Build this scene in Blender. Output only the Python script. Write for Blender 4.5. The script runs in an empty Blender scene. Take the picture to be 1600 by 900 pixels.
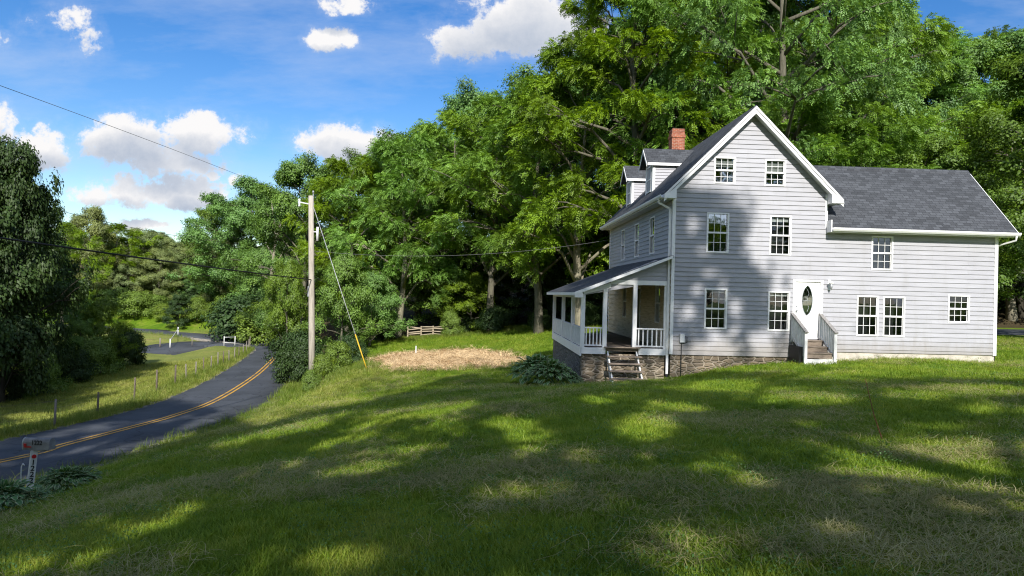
import bpy, bmesh, math, random
import numpy as np
from mathutils import Vector, Matrix, Quaternion
R_ = math.radians
rng = np.random.default_rng(7)
random.seed(7)
SC = bpy.context.scene
COL = SC.collection

# ------------------------------------------------------------------ camera
FPX, ROLL, PITCH = 1130.0, 0.025, math.atan(9 / 1130.0)
cR, sR, cP, sP = math.cos(ROLL), math.sin(ROLL), math.cos(PITCH), math.sin(PITCH)
cam_d = bpy.data.cameras.new('camera'); cam = bpy.data.objects.new('camera', cam_d); COL.objects.link(cam)
right = Vector((cR, -sR * sP, sR * cP)); up = Vector((-sR, -cR * sP, cR * cP)); fwd = Vector((0, cP, sP))
m = Matrix((right, up, -fwd)).transposed().to_4x4()
cam.matrix_world = m
cam_d.sensor_width = 36; cam_d.lens = FPX / 1600 * 36; cam_d.clip_start = 0.1; cam_d.clip_end = 3000
SC.camera = cam

def ray(px, py):
    x, y = px - 800, 450 - py
    d = np.array([cR * x - sR * y, FPX, sR * x + cR * y])
    return np.array([d[0], d[1] * cP - d[2] * sP, d[1] * sP + d[2] * cP])
def at(px, py, Y):
    d = ray(px, py); return d * (Y / d[1])
def gz(px, py, z):
    d = ray(px, py); return d * (z / d[2])

# ------------------------------------------------------------------ tagging
def tag(o, label=None, cat=None, group=None, kind=None):
    if label: o['label'] = label
    if cat: o['category'] = cat
    if group: o['group'] = group
    if kind: o['kind'] = kind
    return o
def empty(name, loc=(0, 0, 0), rz=0.0):
    o = bpy.data.objects.new(name, None); COL.objects.link(o)
    o.location = loc; o.rotation_euler = (0, 0, rz); o.empty_display_size = .3
    return o
def copy_tree(o, parent=None):
    c = o.copy(); COL.objects.link(c)
    if parent: c.parent = parent
    for ch in list(o.children): copy_tree(ch, c)
    return c

# ------------------------------------------------------------------ materials
class NT:
    def __init__(s, tree): s.t = tree; tree.nodes.clear()
    def n(s, typ, ins=None, **kw):
        nd = s.t.nodes.new(typ)
        for k, v in kw.items(): setattr(nd, k, v)
        for k, v in (ins or {}).items():
            sock = nd.inputs[k]
            if isinstance(v, bpy.types.NodeSocket): s.t.links.new(v, sock)
            else: sock.default_value = v
        return nd
    def math(s, op, a, b=0.0, c=None, clamp=False):
        d = {0: a, 1: b}
        if c is not None: d[2] = c
        nd = s.n('ShaderNodeMath', d, operation=op); nd.use_clamp = clamp
        return nd.outputs[0]
    def mix(s, f, a, b, blend='MIX'):
        nd = s.n('ShaderNodeMix', data_type='RGBA', blend_type=blend)
        for i, v in ((0, f), (6, a), (7, b)):
            if isinstance(v, bpy.types.NodeSocket): s.t.links.new(v, nd.inputs[i])
            else: nd.inputs[i].default_value = (v if i == 0 else (*v[:3], 1))
        return nd.outputs[2]
    def ramp(s, f, stops):
        nd = s.n('ShaderNodeValToRGB', {0: f})
        el = nd.color_ramp.elements
        while len(el) < len(stops): el.new(.5)
        for e, (p, c) in zip(el, stops):
            e.position = p; e.color = (*c, 1) if len(c) == 3 else c
        return nd.outputs[0]
    def noise(s, vec, scale, detail=4, rough=.55):
        return s.n('ShaderNodeTexNoise', {'Vector': vec, 'Scale': scale, 'Detail': detail, 'Roughness': rough}).outputs[0]
    def obj(s): return s.n('ShaderNodeTexCoord').outputs['Object']
    def pos(s): return s.n('ShaderNodeNewGeometry').outputs['Position']
    def bump(s, h, dist=.01, strength=.6):
        return s.n('ShaderNodeBump', {'Height': h, 'Distance': dist, 'Strength': strength}).outputs[0]
    def out(s, sh): s.n('ShaderNodeOutputMaterial', {'Surface': sh})
    def bsdf(s, col, rough=.7, normal=None, spec=.3, metal=0.0):
        d = {'Base Color': col if isinstance(col, bpy.types.NodeSocket) else (*col, 1), 'Roughness': rough, 'Specular IOR Level': spec, 'Metallic': metal}
        if normal is not None: d['Normal'] = normal
        return s.n('ShaderNodeBsdfPrincipled', d).outputs[0]
def newmat(name):
    mt = bpy.data.materials.new(name); mt.use_nodes = True
    return mt, NT(mt.node_tree)
def sc3(nt, vec, s):
    return nt.n('ShaderNodeMapping', {'Vector': vec, 'Scale': s}).outputs[0]

def plain(name, c, rough=.6, var=.12, scale=3.0, spec=.3, bump=0.0, metal=0.0, stretch=(1, 1, 1)):
    mt, t = newmat(name)
    v = sc3(t, t.obj(), stretch)
    f = t.noise(v, scale, 6, .65)
    a = tuple(x * (1 - var * 1.6) for x in c); b = tuple(min(1, x * (1 + var)) for x in c)
    col = t.ramp(f, [(.28, a), (.72, b)])
    nb = t.bump(t.noise(v, scale * 6, 4), bump, .7) if bump else None
    t.out(t.bsdf(col, rough, nb, spec, metal)); return mt

EXP = .169
def mat_siding(name, c):
    mt, t = newmat(name)
    p = t.obj()
    f = t.noise(sc3(t, p, (.8, .8, 6)), 1.1, 5)
    g = t.noise(sc3(t, p, (2, 2, .35)), 1.3, 4, .7)
    col = t.ramp(f, [(.3, tuple(x * .9 for x in c)), (.7, tuple(x * 1.05 for x in c))])
    col = t.mix(t.math('MULTIPLY', t.math('SUBTRACT', g, .52, clamp=True), 1.5, clamp=True), col, tuple(x * y for x, y in zip(c, (.72, .7, .62))))
    sp = t.n('ShaderNodeSeparateXYZ', {0: p}).outputs
    bv = t.n('ShaderNodeCombineXYZ', {0: t.math('ADD', sp[0], sp[1]), 1: t.math('ADD', sp[2], 2.07)}).outputs[0]
    bk = t.n('ShaderNodeTexBrick', {'Vector': bv, 'Color1': (.96, .96, .96, 1), 'Color2': (1.03, 1.03, 1.03, 1), 'Mortar': (.62, .62, .62, 1), 'Scale': 1.0, 'Mortar Size': .0025, 'Brick Width': 3.7, 'Row Height': EXP}, offset=.37).outputs[0]
    col = t.mix(1.0, col, bk, 'MULTIPLY')
    low = t.n('ShaderNodeMapRange', {0: t.math('ADD', sp[2], t.math('MULTIPLY', g, -.9)), 1: -2.3, 2: -1.75, 3: .55, 4: 0.0}).outputs[0]
    col = t.mix(low, col, (.22, .19, .15))
    h = t.noise(sc3(t, p, (3, 3, 60)), 2.0, 3)
    t.out(t.bsdf(col, .55, t.bump(h, .002, .5), .3)); return mt

def mat_shingle(name, ax, c=(.050, .053, .058)):
    mt, t = newmat(name)
    p = t.n('ShaderNodeSeparateXYZ', {0: t.obj()}).outputs
    X = t.math('MULTIPLY', p['xyz'.index(ax[0])], 1.0); Y = t.math('MULTIPLY', p['xyz'.index(ax[1])], ax[2])
    wob = t.noise(t.obj(), 3.0, 2)
    X2 = t.math('ADD', X, t.math('MULTIPLY', wob, .12))
    v = t.n('ShaderNodeCombineXYZ', {0: X2, 1: Y}).outputs[0]
    br = t.n('ShaderNodeTexBrick', {'Vector': v, 'Color1': (*[x * .65 for x in c], 1), 'Color2': (*[x * 1.5 for x in c], 1), 'Mortar': (*[x * .3 for x in c], 1),
             'Scale': 1.0, 'Mortar Size': .009, 'Mortar Smooth': .3, 'Bias': 0.0, 'Brick Width': .26, 'Row Height': .145}, offset=.37, squash=1.0)
    n1 = t.noise(t.obj(), .5, 5, .7)
    col = t.mix(.28, br.outputs[0], t.ramp(n1, [(.3, tuple(x * .85 for x in c)), (.7, tuple(x * 1.2 for x in c))]), 'MIX')
    gr = t.noise(t.obj(), 45, 2)
    col = t.mix(.5, col, t.ramp(gr, [(.3, (.35, .35, .35)), (.7, (1, 1, 1))]), 'MULTIPLY')
    col = t.mix(1.0, col, (1.45, 1.45, 1.45), 'MULTIPLY')
    h = t.math('ADD', t.math('MULTIPLY', br.outputs[1], -.6), gr)
    t.out(t.bsdf(col, .85, t.bump(h, .012, .8), .2)); return mt

def mat_brick(name):
    mt, t = newmat(name)
    p = t.n('ShaderNodeSeparateXYZ', {0: t.obj()}).outputs
    v = t.n('ShaderNodeCombineXYZ', {0: t.math('ADD', p[0], p[1]), 1: p[2]}).outputs[0]
    br = t.n('ShaderNodeTexBrick', {'Vector': v, 'Color1': (.36, .12, .065, 1), 'Color2': (.25, .08, .05, 1), 'Mortar': (.45, .30, .22, 1),
             'Scale': 1.0, 'Mortar Size': .009, 'Brick Width': .21, 'Row Height': .075})
    n1 = t.noise(t.obj(), 3, 5, .7)
    col = t.mix(.7, br.outputs[0], t.ramp(n1, [(.3, (.5, .45, .42)), (.65, (1.2, 1.1, 1.1))]), 'MULTIPLY')
    t.out(t.bsdf(col, .9, t.bump(br.outputs[1], -.01, .8), .2)); return mt

def mat_stone(name, c1, c2, mortar, sc=(3.2, 3.2, 5.2)):
    mt, t = newmat(name)
    p = t.obj()
    w = t.n('ShaderNodeTexNoise', {'Vector': p, 'Scale': 2.2, 'Detail': 3}).outputs['Color']
    pv = t.n('ShaderNodeVectorMath', {0: p, 1: t.n('ShaderNodeVectorMath', {0: w, 'Scale': .16}, operation='SCALE').outputs[0]}, operation='ADD').outputs[0]
    v = sc3(t, pv, sc)
    vo = t.n('ShaderNodeTexVoronoi', {'Vector': v, 'Scale': 1.0, 'Randomness': .9})
    ve = t.n('ShaderNodeTexVoronoi', {'Vector': v, 'Scale': 1.0, 'Randomness': .9}, feature='DISTANCE_TO_EDGE').outputs['Distance']
    hs = t.n('ShaderNodeSeparateColor', {0: vo.outputs['Color']}).outputs
    col = t.mix(hs[0], c1, c2)
    col = t.mix(.6, col, t.ramp(t.noise(p, 9, 6, .7), [(.3, (.55, .55, .55)), (.7, (1.15, 1.12, 1.05))]), 'MULTIPLY')
    col = t.mix(t.ramp(ve, [(.03, (1, 1, 1)), (.09, (0, 0, 0))]), col, mortar)
    h = t.math('ADD', t.math('MINIMUM', ve, .18), t.math('MULTIPLY', t.noise(p, 14, 4), .06))
    t.out(t.bsdf(col, .9, t.bump(h, .22, 1.0), .2)); return mt

def mat_leaf(name, c, trans=.4, var=.35, gloss=.025, edge=None):
    mt, t = newmat(name)
    a = t.n('ShaderNodeAttribute', attribute_name='tint').outputs['Fac']
    ori = t.n('ShaderNodeObjectInfo').outputs['Random']
    lo = (c[0] * (1 - var * .9), c[1] * (1 - var), c[2] * (1 - var * .4)); hi = (c[0] * (1 + var * 1.1), c[1] * (1 + var * .8), c[2] * (1 + var * .3))
    col = t.ramp(a, [(0.0, lo), (.5, c), (1.0, hi)])
    hsv = t.n('ShaderNodeHueSaturation', {'Hue': t.math('ADD', t.math('MULTIPLY', ori, .035), .4825), 'Saturation': t.math('ADD', t.math('MULTIPLY', ori, -.2), 1.08),
              'Value': t.math('ADD', t.math('MULTIPLY', ori, .3), .85), 'Color': col}).outputs[0]
    if edge:
        e = t.n('ShaderNodeAttribute', attribute_name='edge').outputs['Fac']
        hsv = t.mix(t.ramp(e, [(.5, (0, 0, 0)), (.8, (1, 1, 1))]), hsv, edge)
    df = t.n('ShaderNodeBsdfDiffuse', {'Color': hsv}).outputs[0]
    tc = t.mix(1.0, hsv, (1.25, 1.15, .55), 'MULTIPLY')
    tr = t.n('ShaderNodeBsdfTranslucent', {'Color': tc}).outputs[0]
    m1 = t.n('ShaderNodeMixShader', {0: trans, 1: df, 2: tr}).outputs[0]
    gl = t.n('ShaderNodeBsdfGlossy', {'Color': (1, 1, 1, 1), 'Roughness': .55}).outputs[0]
    t.out(t.n('ShaderNodeMixShader', {0: gloss, 1: m1, 2: gl}).outputs[0]); return mt

def mat_glass(name, tint=(.9, .95, 1.0), base=.03):
    mt, t = newmat(name)
    fr = t.n('ShaderNodeFresnel', {'IOR': 1.5}).outputs[0]
    f = t.math('ADD', fr, base, clamp=True)
    wv = t.bump(t.noise(t.obj(), 1.6, 2), .006, .35)
    tr = t.n('ShaderNodeBsdfTransparent', {'Color': (.72, .76, .76, 1)}).outputs[0]
    gl = t.n('ShaderNodeBsdfGlossy', {'Color': (*tint, 1), 'Roughness': .02, 'Normal': wv}).outputs[0]
    t.out(t.n('ShaderNodeMixShader', {0: f, 1: tr, 2: gl}).outputs[0]); return mt

def mat_wood(name, c, dark, stretch=(9, 9, .5), rough=.85, bump=.006):
    mt, t = newmat(name)
    v = sc3(t, t.obj(), stretch)
    f = t.noise(v, 2.2, 7, .7)
    col = t.ramp(f, [(.3, dark), (.5, c), (.75, tuple(min(1, x * 1.25) for x in c))])
    t.out(t.bsdf(col, rough, t.bump(f, bump, .8), .2)); return mt

def mat_bark(name, c):
    mt, t = newmat(name)
    p = t.obj()
    v = sc3(t, p, (6, 6, 1.1))
    f = t.noise(v, 1.6, 8, .75)
    g = t.noise(p, .9, 3)
    col = t.ramp(f, [(.32, tuple(x * .35 for x in c)), (.55, c), (.75, tuple(x * 1.5 for x in c))])
    col = t.mix(t.math('MULTIPLY', g, .5), col, (c[0] * .8, c[1] * 1.0, c[2] * .7))
    t.out(t.bsdf(col, .95, t.bump(f, .05, .9), .1)); return mt

def mat_ground(name):
    mt, t = newmat(name)
    p = t.pos()
    big = t.noise(p, .10, 4, .6); mid = t.noise(p, .55, 5, .65); fine = t.noise(p, 7, 5, .7); vf = t.noise(p, 45, 3, .7)
    g1 = t.ramp(mid, [(.3, (.07, .15, .010)), (.52, (.14, .23, .015)), (.72, (.24, .28, .036))])
    dry = t.ramp(fine, [(.35, (.20, .17, .075)), (.65, (.30, .25, .125))])
    dm = t.math('MULTIPLY', t.math('SUBTRACT', t.math('ADD', mid, t.math('MULTIPLY', fine, .35)), .74, clamp=True), 3.2, clamp=True)
    da = t.n('ShaderNodeAttribute', attribute_name='dry').outputs['Fac']
    col = t.mix(t.math('MULTIPLY', t.math('ADD', dm, da, clamp=True), .65), g1, dry)
    col = t.mix(.75, col, t.ramp(vf, [(.3, (.4, .42, .4)), (.65, (1.25, 1.25, 1.2))]), 'MULTIPLY')
    col = t.mix(.6, col, t.ramp(big, [(.35, (.8, .85, .75)), (.65, (1.2, 1.12, 1.0))]), 'MULTIPLY')
    li = t.n('ShaderNodeAttribute', attribute_name='litter').outputs['Fac']
    lc = t.ramp(fine, [(.3, (.035, .026, .014)), (.55, (.075, .058, .03)), (.75, (.05, .07, .02))])
    col = t.mix(li, col, lc)
    h = t.math('ADD', fine, t.math('MULTIPLY', vf, .5))
    t.out(t.bsdf(col, .95, t.bump(h, .06, .8), .1)); return mt

def mat_asphalt(name, c=(.060, .065, .074)):
    mt, t = newmat(name)
    p = t.pos()
    a = t.noise(p, .35, 5, .65); b = t.noise(p, 60, 3, .7); k = t.noise(sc3(t, p, (1, 1, 1)), 2.5, 6, .75)
    col = t.ramp(a, [(.3, tuple(x * .72 for x in c)), (.7, tuple(x * 1.3 for x in c))])
    col = t.mix(.6, col, t.ramp(b, [(.35, (.65, .65, .65)), (.7, (1.3, 1.3, 1.28))]), 'MULTIPLY')
    col = t.mix(t.ramp(k, [(.60, (0, 0, 0)), (.68, (1, 1, 1))]), col, tuple(x * 1.35 for x in c))
    wn = t.n('ShaderNodeTexNoise', {'Vector': p, 'Scale': .9, 'Detail': 4}).outputs['Color']
    pv = t.n('ShaderNodeVectorMath', {0: p, 1: t.n('ShaderNodeVectorMath', {0: wn, 'Scale': 1.6}, operation='SCALE').outputs[0]}, operation='ADD').outputs[0]
    ck = t.n('ShaderNodeTexVoronoi', {'Vector': sc3(t, pv, (.45, .22, .3)), 'Scale': 1.0}, feature='DISTANCE_TO_EDGE').outputs['Distance']
    col = t.mix(t.ramp(ck, [(.004, (.8, .8, .8)), (.014, (0, 0, 0))]), col, tuple(x * .35 for x in c))
    t.out(t.bsdf(col, .8, t.bump(b, .006, .7), .3)); return mt

def mat_grass(name, lo, mid, hi):
    mt, t = newmat(name)
    r = t.n('ShaderNodeObjectInfo').outputs['Random']
    p = t.pos()
    f = t.noise(p, .55, 4, .65); g = t.noise(p, 2.6, 3, .6)
    k = t.math('ADD', t.math('MULTIPLY', r, .40), t.math('ADD', t.math('MULTIPLY', f, 1.05), t.math('MULTIPLY', g, .45)))
    col = t.ramp(t.math('SUBTRACT', k, .46), [(.15, lo), (.5, mid), (.85, hi)])
    df = t.n('ShaderNodeBsdfDiffuse', {'Color': col}).outputs[0]
    tr = t.n('ShaderNodeBsdfTranslucent', {'Color': t.mix(1.0, col, (1.2, 1.1, .5), 'MULTIPLY')}).outputs[0]
    m1 = t.n('ShaderNodeMixShader', {0: .35, 1: df, 2: tr}).outputs[0]
    gl = t.n('ShaderNodeBsdfGlossy', {'Roughness': .5}).outputs[0]
    t.out(t.n('ShaderNodeMixShader', {0: .02, 1: m1, 2: gl}).outputs[0]); return mt

M = {}
M['siding'] = mat_siding('siding', (.368, .364, .388))
M['white'] = plain('white_trim', (.80, .79, .78), .45, .05, 2.5)
M['white_worn'] = plain('worn_white_paint', (.62, .62, .61), .6, .16, 4, bump=.002)
M['shingle_main'] = mat_shingle('shingle_main', ('y', 'z', 1.414))
M['shingle_wing'] = mat_shingle('shingle_wing', ('x', 'z', 1.43))
M['shingle_dormer'] = mat_shingle('shingle_dormer', ('x', 'z', 1.43))
M['shingle_porch'] = mat_shingle('shingle_porch', ('y', 'x', 1.08))
M['brick'] = mat_brick('brick')
M['stone'] = mat_stone('fieldstone', (.13, .105, .08), (.28, .22, .155), (.38, .32, .25), (3.0, 3.0, 7.5))
M['stone_dark'] = mat_stone('grey_block', (.11, .105, .10), (.19, .18, .17), (.15, .145, .14), (2.4, 2.4, 5.0))
M['parge'] = plain('parged_concrete', (.52, .47, .40), .9, .25, 2.5, bump=.01)
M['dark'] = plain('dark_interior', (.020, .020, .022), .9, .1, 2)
M['blind'] = plain('blind', (.62, .62, .60), .7, .06, 2)
M['glass'] = mat_glass('window_glass')
M['glass_bright'] = mat_glass('window_glass_bright', base=.26)
M['oval_glass'] = mat_glass('leaded_glass', (.8, .9, .9), .2)
M['lead'] = plain('lead_came', (.55, .58, .58), .4, .1, 3, metal=.6)
M['wood_step'] = mat_wood('weathered_step_wood', (.20, .16, .125), (.09, .07, .055), (2, 9, 9))
M['wood_rail'] = mat_wood('weathered_rail_cap', (.26, .245, .23), (.13, .12, .11), (9, 2, 9))
M['log'] = mat_wood('weathered_log', (.50, .42, .29), (.26, .21, .14), (9, .6, 9))
M['door_dark'] = plain('dark_door', (.025, .022, .02), .5, .1, 3)
M['metal'] = plain('grey_metal', (.34, .35, .36), .45, .12, 5, metal=.4)
M['black'] = plain('black_plastic', (.015, .015, .016), .5, .1, 3)
M['pole'] = mat_wood('pole_wood', (.40, .36, .30), (.16, .14, .12), (14, 14, .55), .9, .01)
M['post'] = mat_wood('post_wood', (.135, .11, .085), (.06, .05, .04), (14, 14, 1.2), .9, .01)
M['post_pale'] = mat_wood('pale_post_wood', (.21, .185, .155), (.11, .095, .08), (14, 14, 1.2), .9, .01)
M['rail_pale'] = mat_wood('pale_split_rail', (.40, .33, .245), (.2, .165, .12), (1, 9, 9), .9, .01)
M['yellow'] = plain('yellow_guard', (.60, .38, .03), .6, .08, 3)
M['steel'] = plain('steel_strand', (.42, .43, .42), .5, .1, 9, metal=.3)
M['steel_dark'] = plain('dull_strand', (.16, .16, .16), .6, .1, 9)
M['cable'] = plain('black_cable', (.012, .012, .014), .6, .1, 2)
M['red'] = plain('red_reflector', (.45, .02, .02), .3, .1, 4)
M['porcelain'] = plain('porcelain', (.62, .63, .64), .3, .06, 4)
M['asphalt'] = mat_asphalt('asphalt')
def mat_line(name):
    mt, t = newmat(name); p = t.pos()
    w = t.ramp(t.math('ADD', t.math('MULTIPLY', t.noise(p, 30, 4, .7), .6), t.math('MULTIPLY', t.noise(p, .8, 4), .5)), [(.55, (0, 0, 0)), (.68, (1, 1, 1))])
    t.out(t.bsdf(t.mix(w, t.ramp(t.noise(p, 3, 4), [(.3, (.50, .26, .03)), (.7, (.66, .37, .06))]), (.075, .07, .06)), .75)); return mt
M['line'] = mat_line('yellow_road_paint')
M['ground'] = mat_ground('ground')
M['gravel'] = plain('gravel_shoulder', (.24, .215, .18), .95, .35, 9, bump=.03)
M['straw'] = plain('straw', (.68, .49, .27), .9, .3, 5, bump=.03)
M['walnut'] = mat_leaf('walnut_leaf', (.168, .310, .030), .34, .48)
M['maple'] = mat_leaf('maple_leaf', (.120, .230, .030), .34, .4, .03)
M['oak'] = mat_leaf('oak_leaf', (.145, .255, .028), .34, .42)
M['pale_leaf'] = mat_leaf('pale_leaf', (.215, .275, .085), .40, .34)  # pale foliage, lightened further to stand in for haze over the valley
M['shrub'] = mat_leaf('shrub_leaf', (.17, .26, .026), .40, .4)
M['dark_leaf'] = mat_leaf('dark_leaf', (.038, .075, .016), .28, .4, .02)  # darkened further to put the left clump's shade into the leaf colour
M['hosta'] = mat_leaf('hosta_leaf', (.072, .165, .036), .25, .35, .025, edge=(.36, .42, .24))
M['bark'] = mat_bark('bark_grey', (.15, .13, .105))
M['bark_dark'] = mat_bark('bark_dark', (.05, .042, .034))
M['bark_pale'] = mat_bark('bark_pale', (.27, .23, .18))
M['grass'] = mat_grass('lawn_grass', (.090, .170, .012), (.200, .295, .020), (.350, .380, .060))
M['tall_grass'] = mat_grass('tall_grass', (.09, .16, .016), (.16, .22, .025), (.26, .27, .08))
M['meadow'] = mat_grass('meadow_grass', (.15, .20, .022), (.29, .32, .060), (.40, .39, .12))
M['clip'] = mat_grass('dry_clippings', (.25, .24, .09), (.38, .35, .15), (.52, .48, .25))
M['weed'] = mat_leaf('weed_leaf', (.09, .19, .03), .3, .4, .03)
M['twig'] = plain('red_twig', (.20, .075, .04), .8, .2, 6)

# ------------------------------------------------------------------ mesh builder
class MB:
    def __init__(s): s.v = []; s.f = []; s.s = []
    def add(s, vs, fs, smooth=False):
        b = len(s.v); s.v += [tuple(map(float, v)) for v in vs]
        s.f += [tuple(i + b for i in f) for f in fs]; s.s += [smooth] * len(fs); return s
    def box(s, x0, x1, y0, y1, z0, z1):
        return s.hexa([(x0, y0, z0), (x1, y0, z0), (x1, y1, z0), (x0, y1, z0), (x0, y0, z1), (x1, y0, z1), (x1, y1, z1), (x0, y1, z1)])
    def hexa(s, p):
        return s.add(p, [(0, 3, 2, 1), (4, 5, 6, 7), (0, 1, 5, 4), (1, 2, 6, 5), (2, 3, 7, 6), (3, 0, 4, 7)])
    def bar(s, a, b, w, h, upv=(0, 0, 1)):
        a, b = Vector(a), Vector(b); d = (b - a).normalized(); sd = d.cross(Vector(upv))
        if sd.length < 1e-4: sd = Vector((1, 0, 0))
        sd.normalize(); u = sd.cross(d)
        q = []
        for p in (a, b):
            for i, j in ((-1, -1), (1, -1), (1, 1), (-1, 1)): q.append(p + sd * (i * w / 2) + u * (j * h / 2))
        return s.hexa(q)
    def prism(s, poly, axis, a0, a1):
        n = len(poly); vs = []
        for a in (a0, a1):
            for p, q in poly:
                vs.append({'x': (a, p, q), 'y': (p, a, q), 'z': (p, q, a)}[axis])
        fs = [tuple(range(n))[::-1], tuple(range(n, 2 * n))] + [(i, (i + 1) % n, n + (i + 1) % n, n + i) for i in range(n)]
        return s.add(vs, fs)
    def tube(s, path, rad, n=8, cap=True, smooth=True):
        path = [Vector(p) for p in path]; k = len(path)
        if not hasattr(rad, '__len__'): rad = [rad] * k
        ref = None; vs = []
        for i, p in enumerate(path):
            d = (path[min(i + 1, k - 1)] - path[max(i - 1, 0)])
            d = d.normalized() if d.length > 1e-9 else Vector((0, 0, 1))
            if ref is None: ref = Vector((1, 0, 0)) if abs(d.x) < .8 else Vector((0, 1, 0))
            a = (ref - d * ref.dot(d)).normalized(); b = d.cross(a); ref = a
            for j in range(n):
                t = 2 * math.pi * j / n; vs.append(p + (a * math.cos(t) + b * math.sin(t)) * rad[i])
        fs = [(i * n + j, i * n + (j + 1) % n, (i + 1) * n + (j + 1) % n, (i + 1) * n + j) for i in range(k - 1) for j in range(n)]
        s.add(vs, fs, smooth)
        if cap:
            s.f += [tuple(len(s.v) - len(vs) + j for j in range(n))[::-1], tuple(len(s.v) - n + j for j in range(n))]; s.s += [False, False]
        return s
    def build(s, name, mat, parent=None, fix=True, bevel=0.0):
        me = bpy.data.meshes.new(name)
        me.from_pydata(s.v, [], s.f); me.update()
        me.polygons.foreach_set('use_smooth', s.s)
        if fix or bevel:
            bm = bmesh.new(); bm.from_mesh(me)
            if bevel:
                bmesh.ops.bevel(bm, geom=[e for e in bm.edges], offset=bevel, segments=1, affect='EDGES', clamp_overlap=True)
            bmesh.ops.recalc_face_normals(bm, faces=bm.faces); bm.to_mesh(me); bm.free()
        me.materials.append(mat)
        o = bpy.data.objects.new(name, me); COL.objects.link(o)
        if parent: o.parent = parent
        return o

def np_mesh(name, verts, faces, attrs=None, smooth=False):
    """verts (N,3), faces (F,k)"""
    me = bpy.data.meshes.new(name)
    verts = np.ascontiguousarray(verts, np.float32); faces = np.ascontiguousarray(faces, np.int32)
    F, k = faces.shape
    me.vertices.add(len(verts)); me.vertices.foreach_set('co', verts.ravel())
    me.loops.add(F * k); me.loops.foreach_set('vertex_index', faces.ravel())
    me.polygons.add(F); me.polygons.foreach_set('loop_start', np.arange(0, F * k, k, dtype=np.int32))
    me.polygons.foreach_set('loop_total', np.full(F, k, np.int32))
    if smooth: me.polygons.foreach_set('use_smooth', np.ones(F, bool))
    for an, av in (attrs or {}).items():
        a = me.attributes.new(an, 'FLOAT', 'POINT'); a.data.foreach_set('value', np.ascontiguousarray(av, np.float32))
    me.update(calc_edges=True); me.validate()
    return me

# ------------------------------------------------------------------ terrain and road
def road_px(lst): return [tuple(gz(px, py, z)) for px, py, z in lst]
def catmull(P, n=12):
    P = [np.array(p, float) for p in P]; P = [2 * P[0] - P[1]] + P + [2 * P[-1] - P[-2]]; out = []
    for i in range(1, len(P) - 2):
        for k in range(n):
            t = k / n; a, b, c, d = P[i - 1:i + 3]
            out.append(.5 * ((2 * b) + (-a + c) * t + (2 * a - 5 * b + 4 * c - d) * t * t + (-a + 3 * b - 3 * c + d) * t ** 3))
    out.append(P[-2]); return np.array(out)
RC = road_px([(0, 721, -5.5), (100, 695, -5.55), (200, 669, -5.6), (270, 650, -5.7), (340, 624, -5.85), (400, 586, -6.1), (428, 560, -6.3), (440, 546, -6.4)])
d0 = (np.array(RC[0]) - np.array(RC[2]))
RC = [tuple(np.array(RC[0]) + d0 * 4.2 + np.array([-12, 0, 0])), tuple(np.array(RC[0]) + d0 * 1.6 + np.array([-2.5, 0, 0]))] + RC
RC += [tuple(gz(425, 538.5, -6.4)), tuple(gz(390, 533, -6.4)), tuple(gz(345, 527.5, -6.3)), tuple(gz(295, 522, -6.15)), tuple(gz(240, 517, -6.0)), tuple(gz(180, 512, -5.9)), tuple(gz(60, 506, -5.8))]
ROAD = catmull(RC, 14)
HW = 2.55
BR = catmull([tuple(gz(412, 539, -6.42)), tuple(gz(372, 535.5, -6.45)), tuple(gz(325, 535.5, -6.55)), tuple(gz(272, 542, -6.75)), tuple(gz(225, 551, -7.1))], 12)
BHW = 4.2
DRV = catmull([(24, 53, -1.75), (36, 50, -1.7), (48, 47, -1.5), (64, 44, -1.2)], 10)
DHW = 11.0
CP = np.array([
    (0, 0, -1.6), (0, -10, -1.35), (0, -40, -.8), (12, 0, -1.5), (30, 0, -1.2), (40, -30, -.5), (-40, -40, -5.0),
    (-4.3, 6, -2.45), (3, 8, -1.85), (10, 9, -1.75), (-9.6, 14.6, -4.5), (-11.2, 13.2, -4.75), (-6.2, 15, -3.35), (0, 15, -2.3), (9, 16, -2.0), (20, 15, -1.7), (-12, 8, -4.7), (-7, 0, -3.2), (-18, -10, -4.5),
    (5.7, 25.9, -2.98), (9, 26.1, -2.35), (11.8, 26.3, -2.14), (18.0, 26.8, -2.10), (25, 27, -1.95), (2.4, 25.9, -3.2), (-1, 24, -3.15), (-5, 24, -3.9), (-8, 30, -4.45),
    (2.0, 37.5, -3.4), (6, 41, -2.9), (18, 33, -1.95), (23, 36, -1.9), (-7.5, 37.5, -4.25), (1, 35.3, -3.5), (-2.5, 49, -3.95), (-11.3, 41.0, -5.0), (-7.9, 39.9, -4.4),
    (-9.8, 64.8, -4.2), (-6, 69, -4.15), (.1, 62.6, -3.15), (4, 58, -3.0), (12, 55, -1.5), (-16.5, 62, -5.0), (-14.5, 52, -5.4),
    (25, 66, -.9), (42, 70, .0), (66, 70, 1.5), (40, 88, 10), (60, 90, 17), (75, 60, 6), (20, 85, 6), (0, 90, 0), (-22, 92, -3.2), (30, 140, 22), (-40, 150, 2), (100, 100, 20), (100, 20, 2), (70, 20, 0), (70, 220, 26), (-60, 220, 8),
    (-34, 104, -3.6), (-46, 130, -1.5), (-70, 120, -2), (-100, 100, -4), (-110, 180, 6), (-50, 60, -7.6), (-32, 44, -7.4), (-26, 34, -7.1), (-36, 30, -7.6), (-50, 40, -8), (-27, 22, -6.6), (-40, 10, -6.5), (-27, 60, -7.0), (-34, 70, -7.2), (-120, 40, -7), (-120, -40, -6)], float)
def _phi(r): return r
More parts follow.
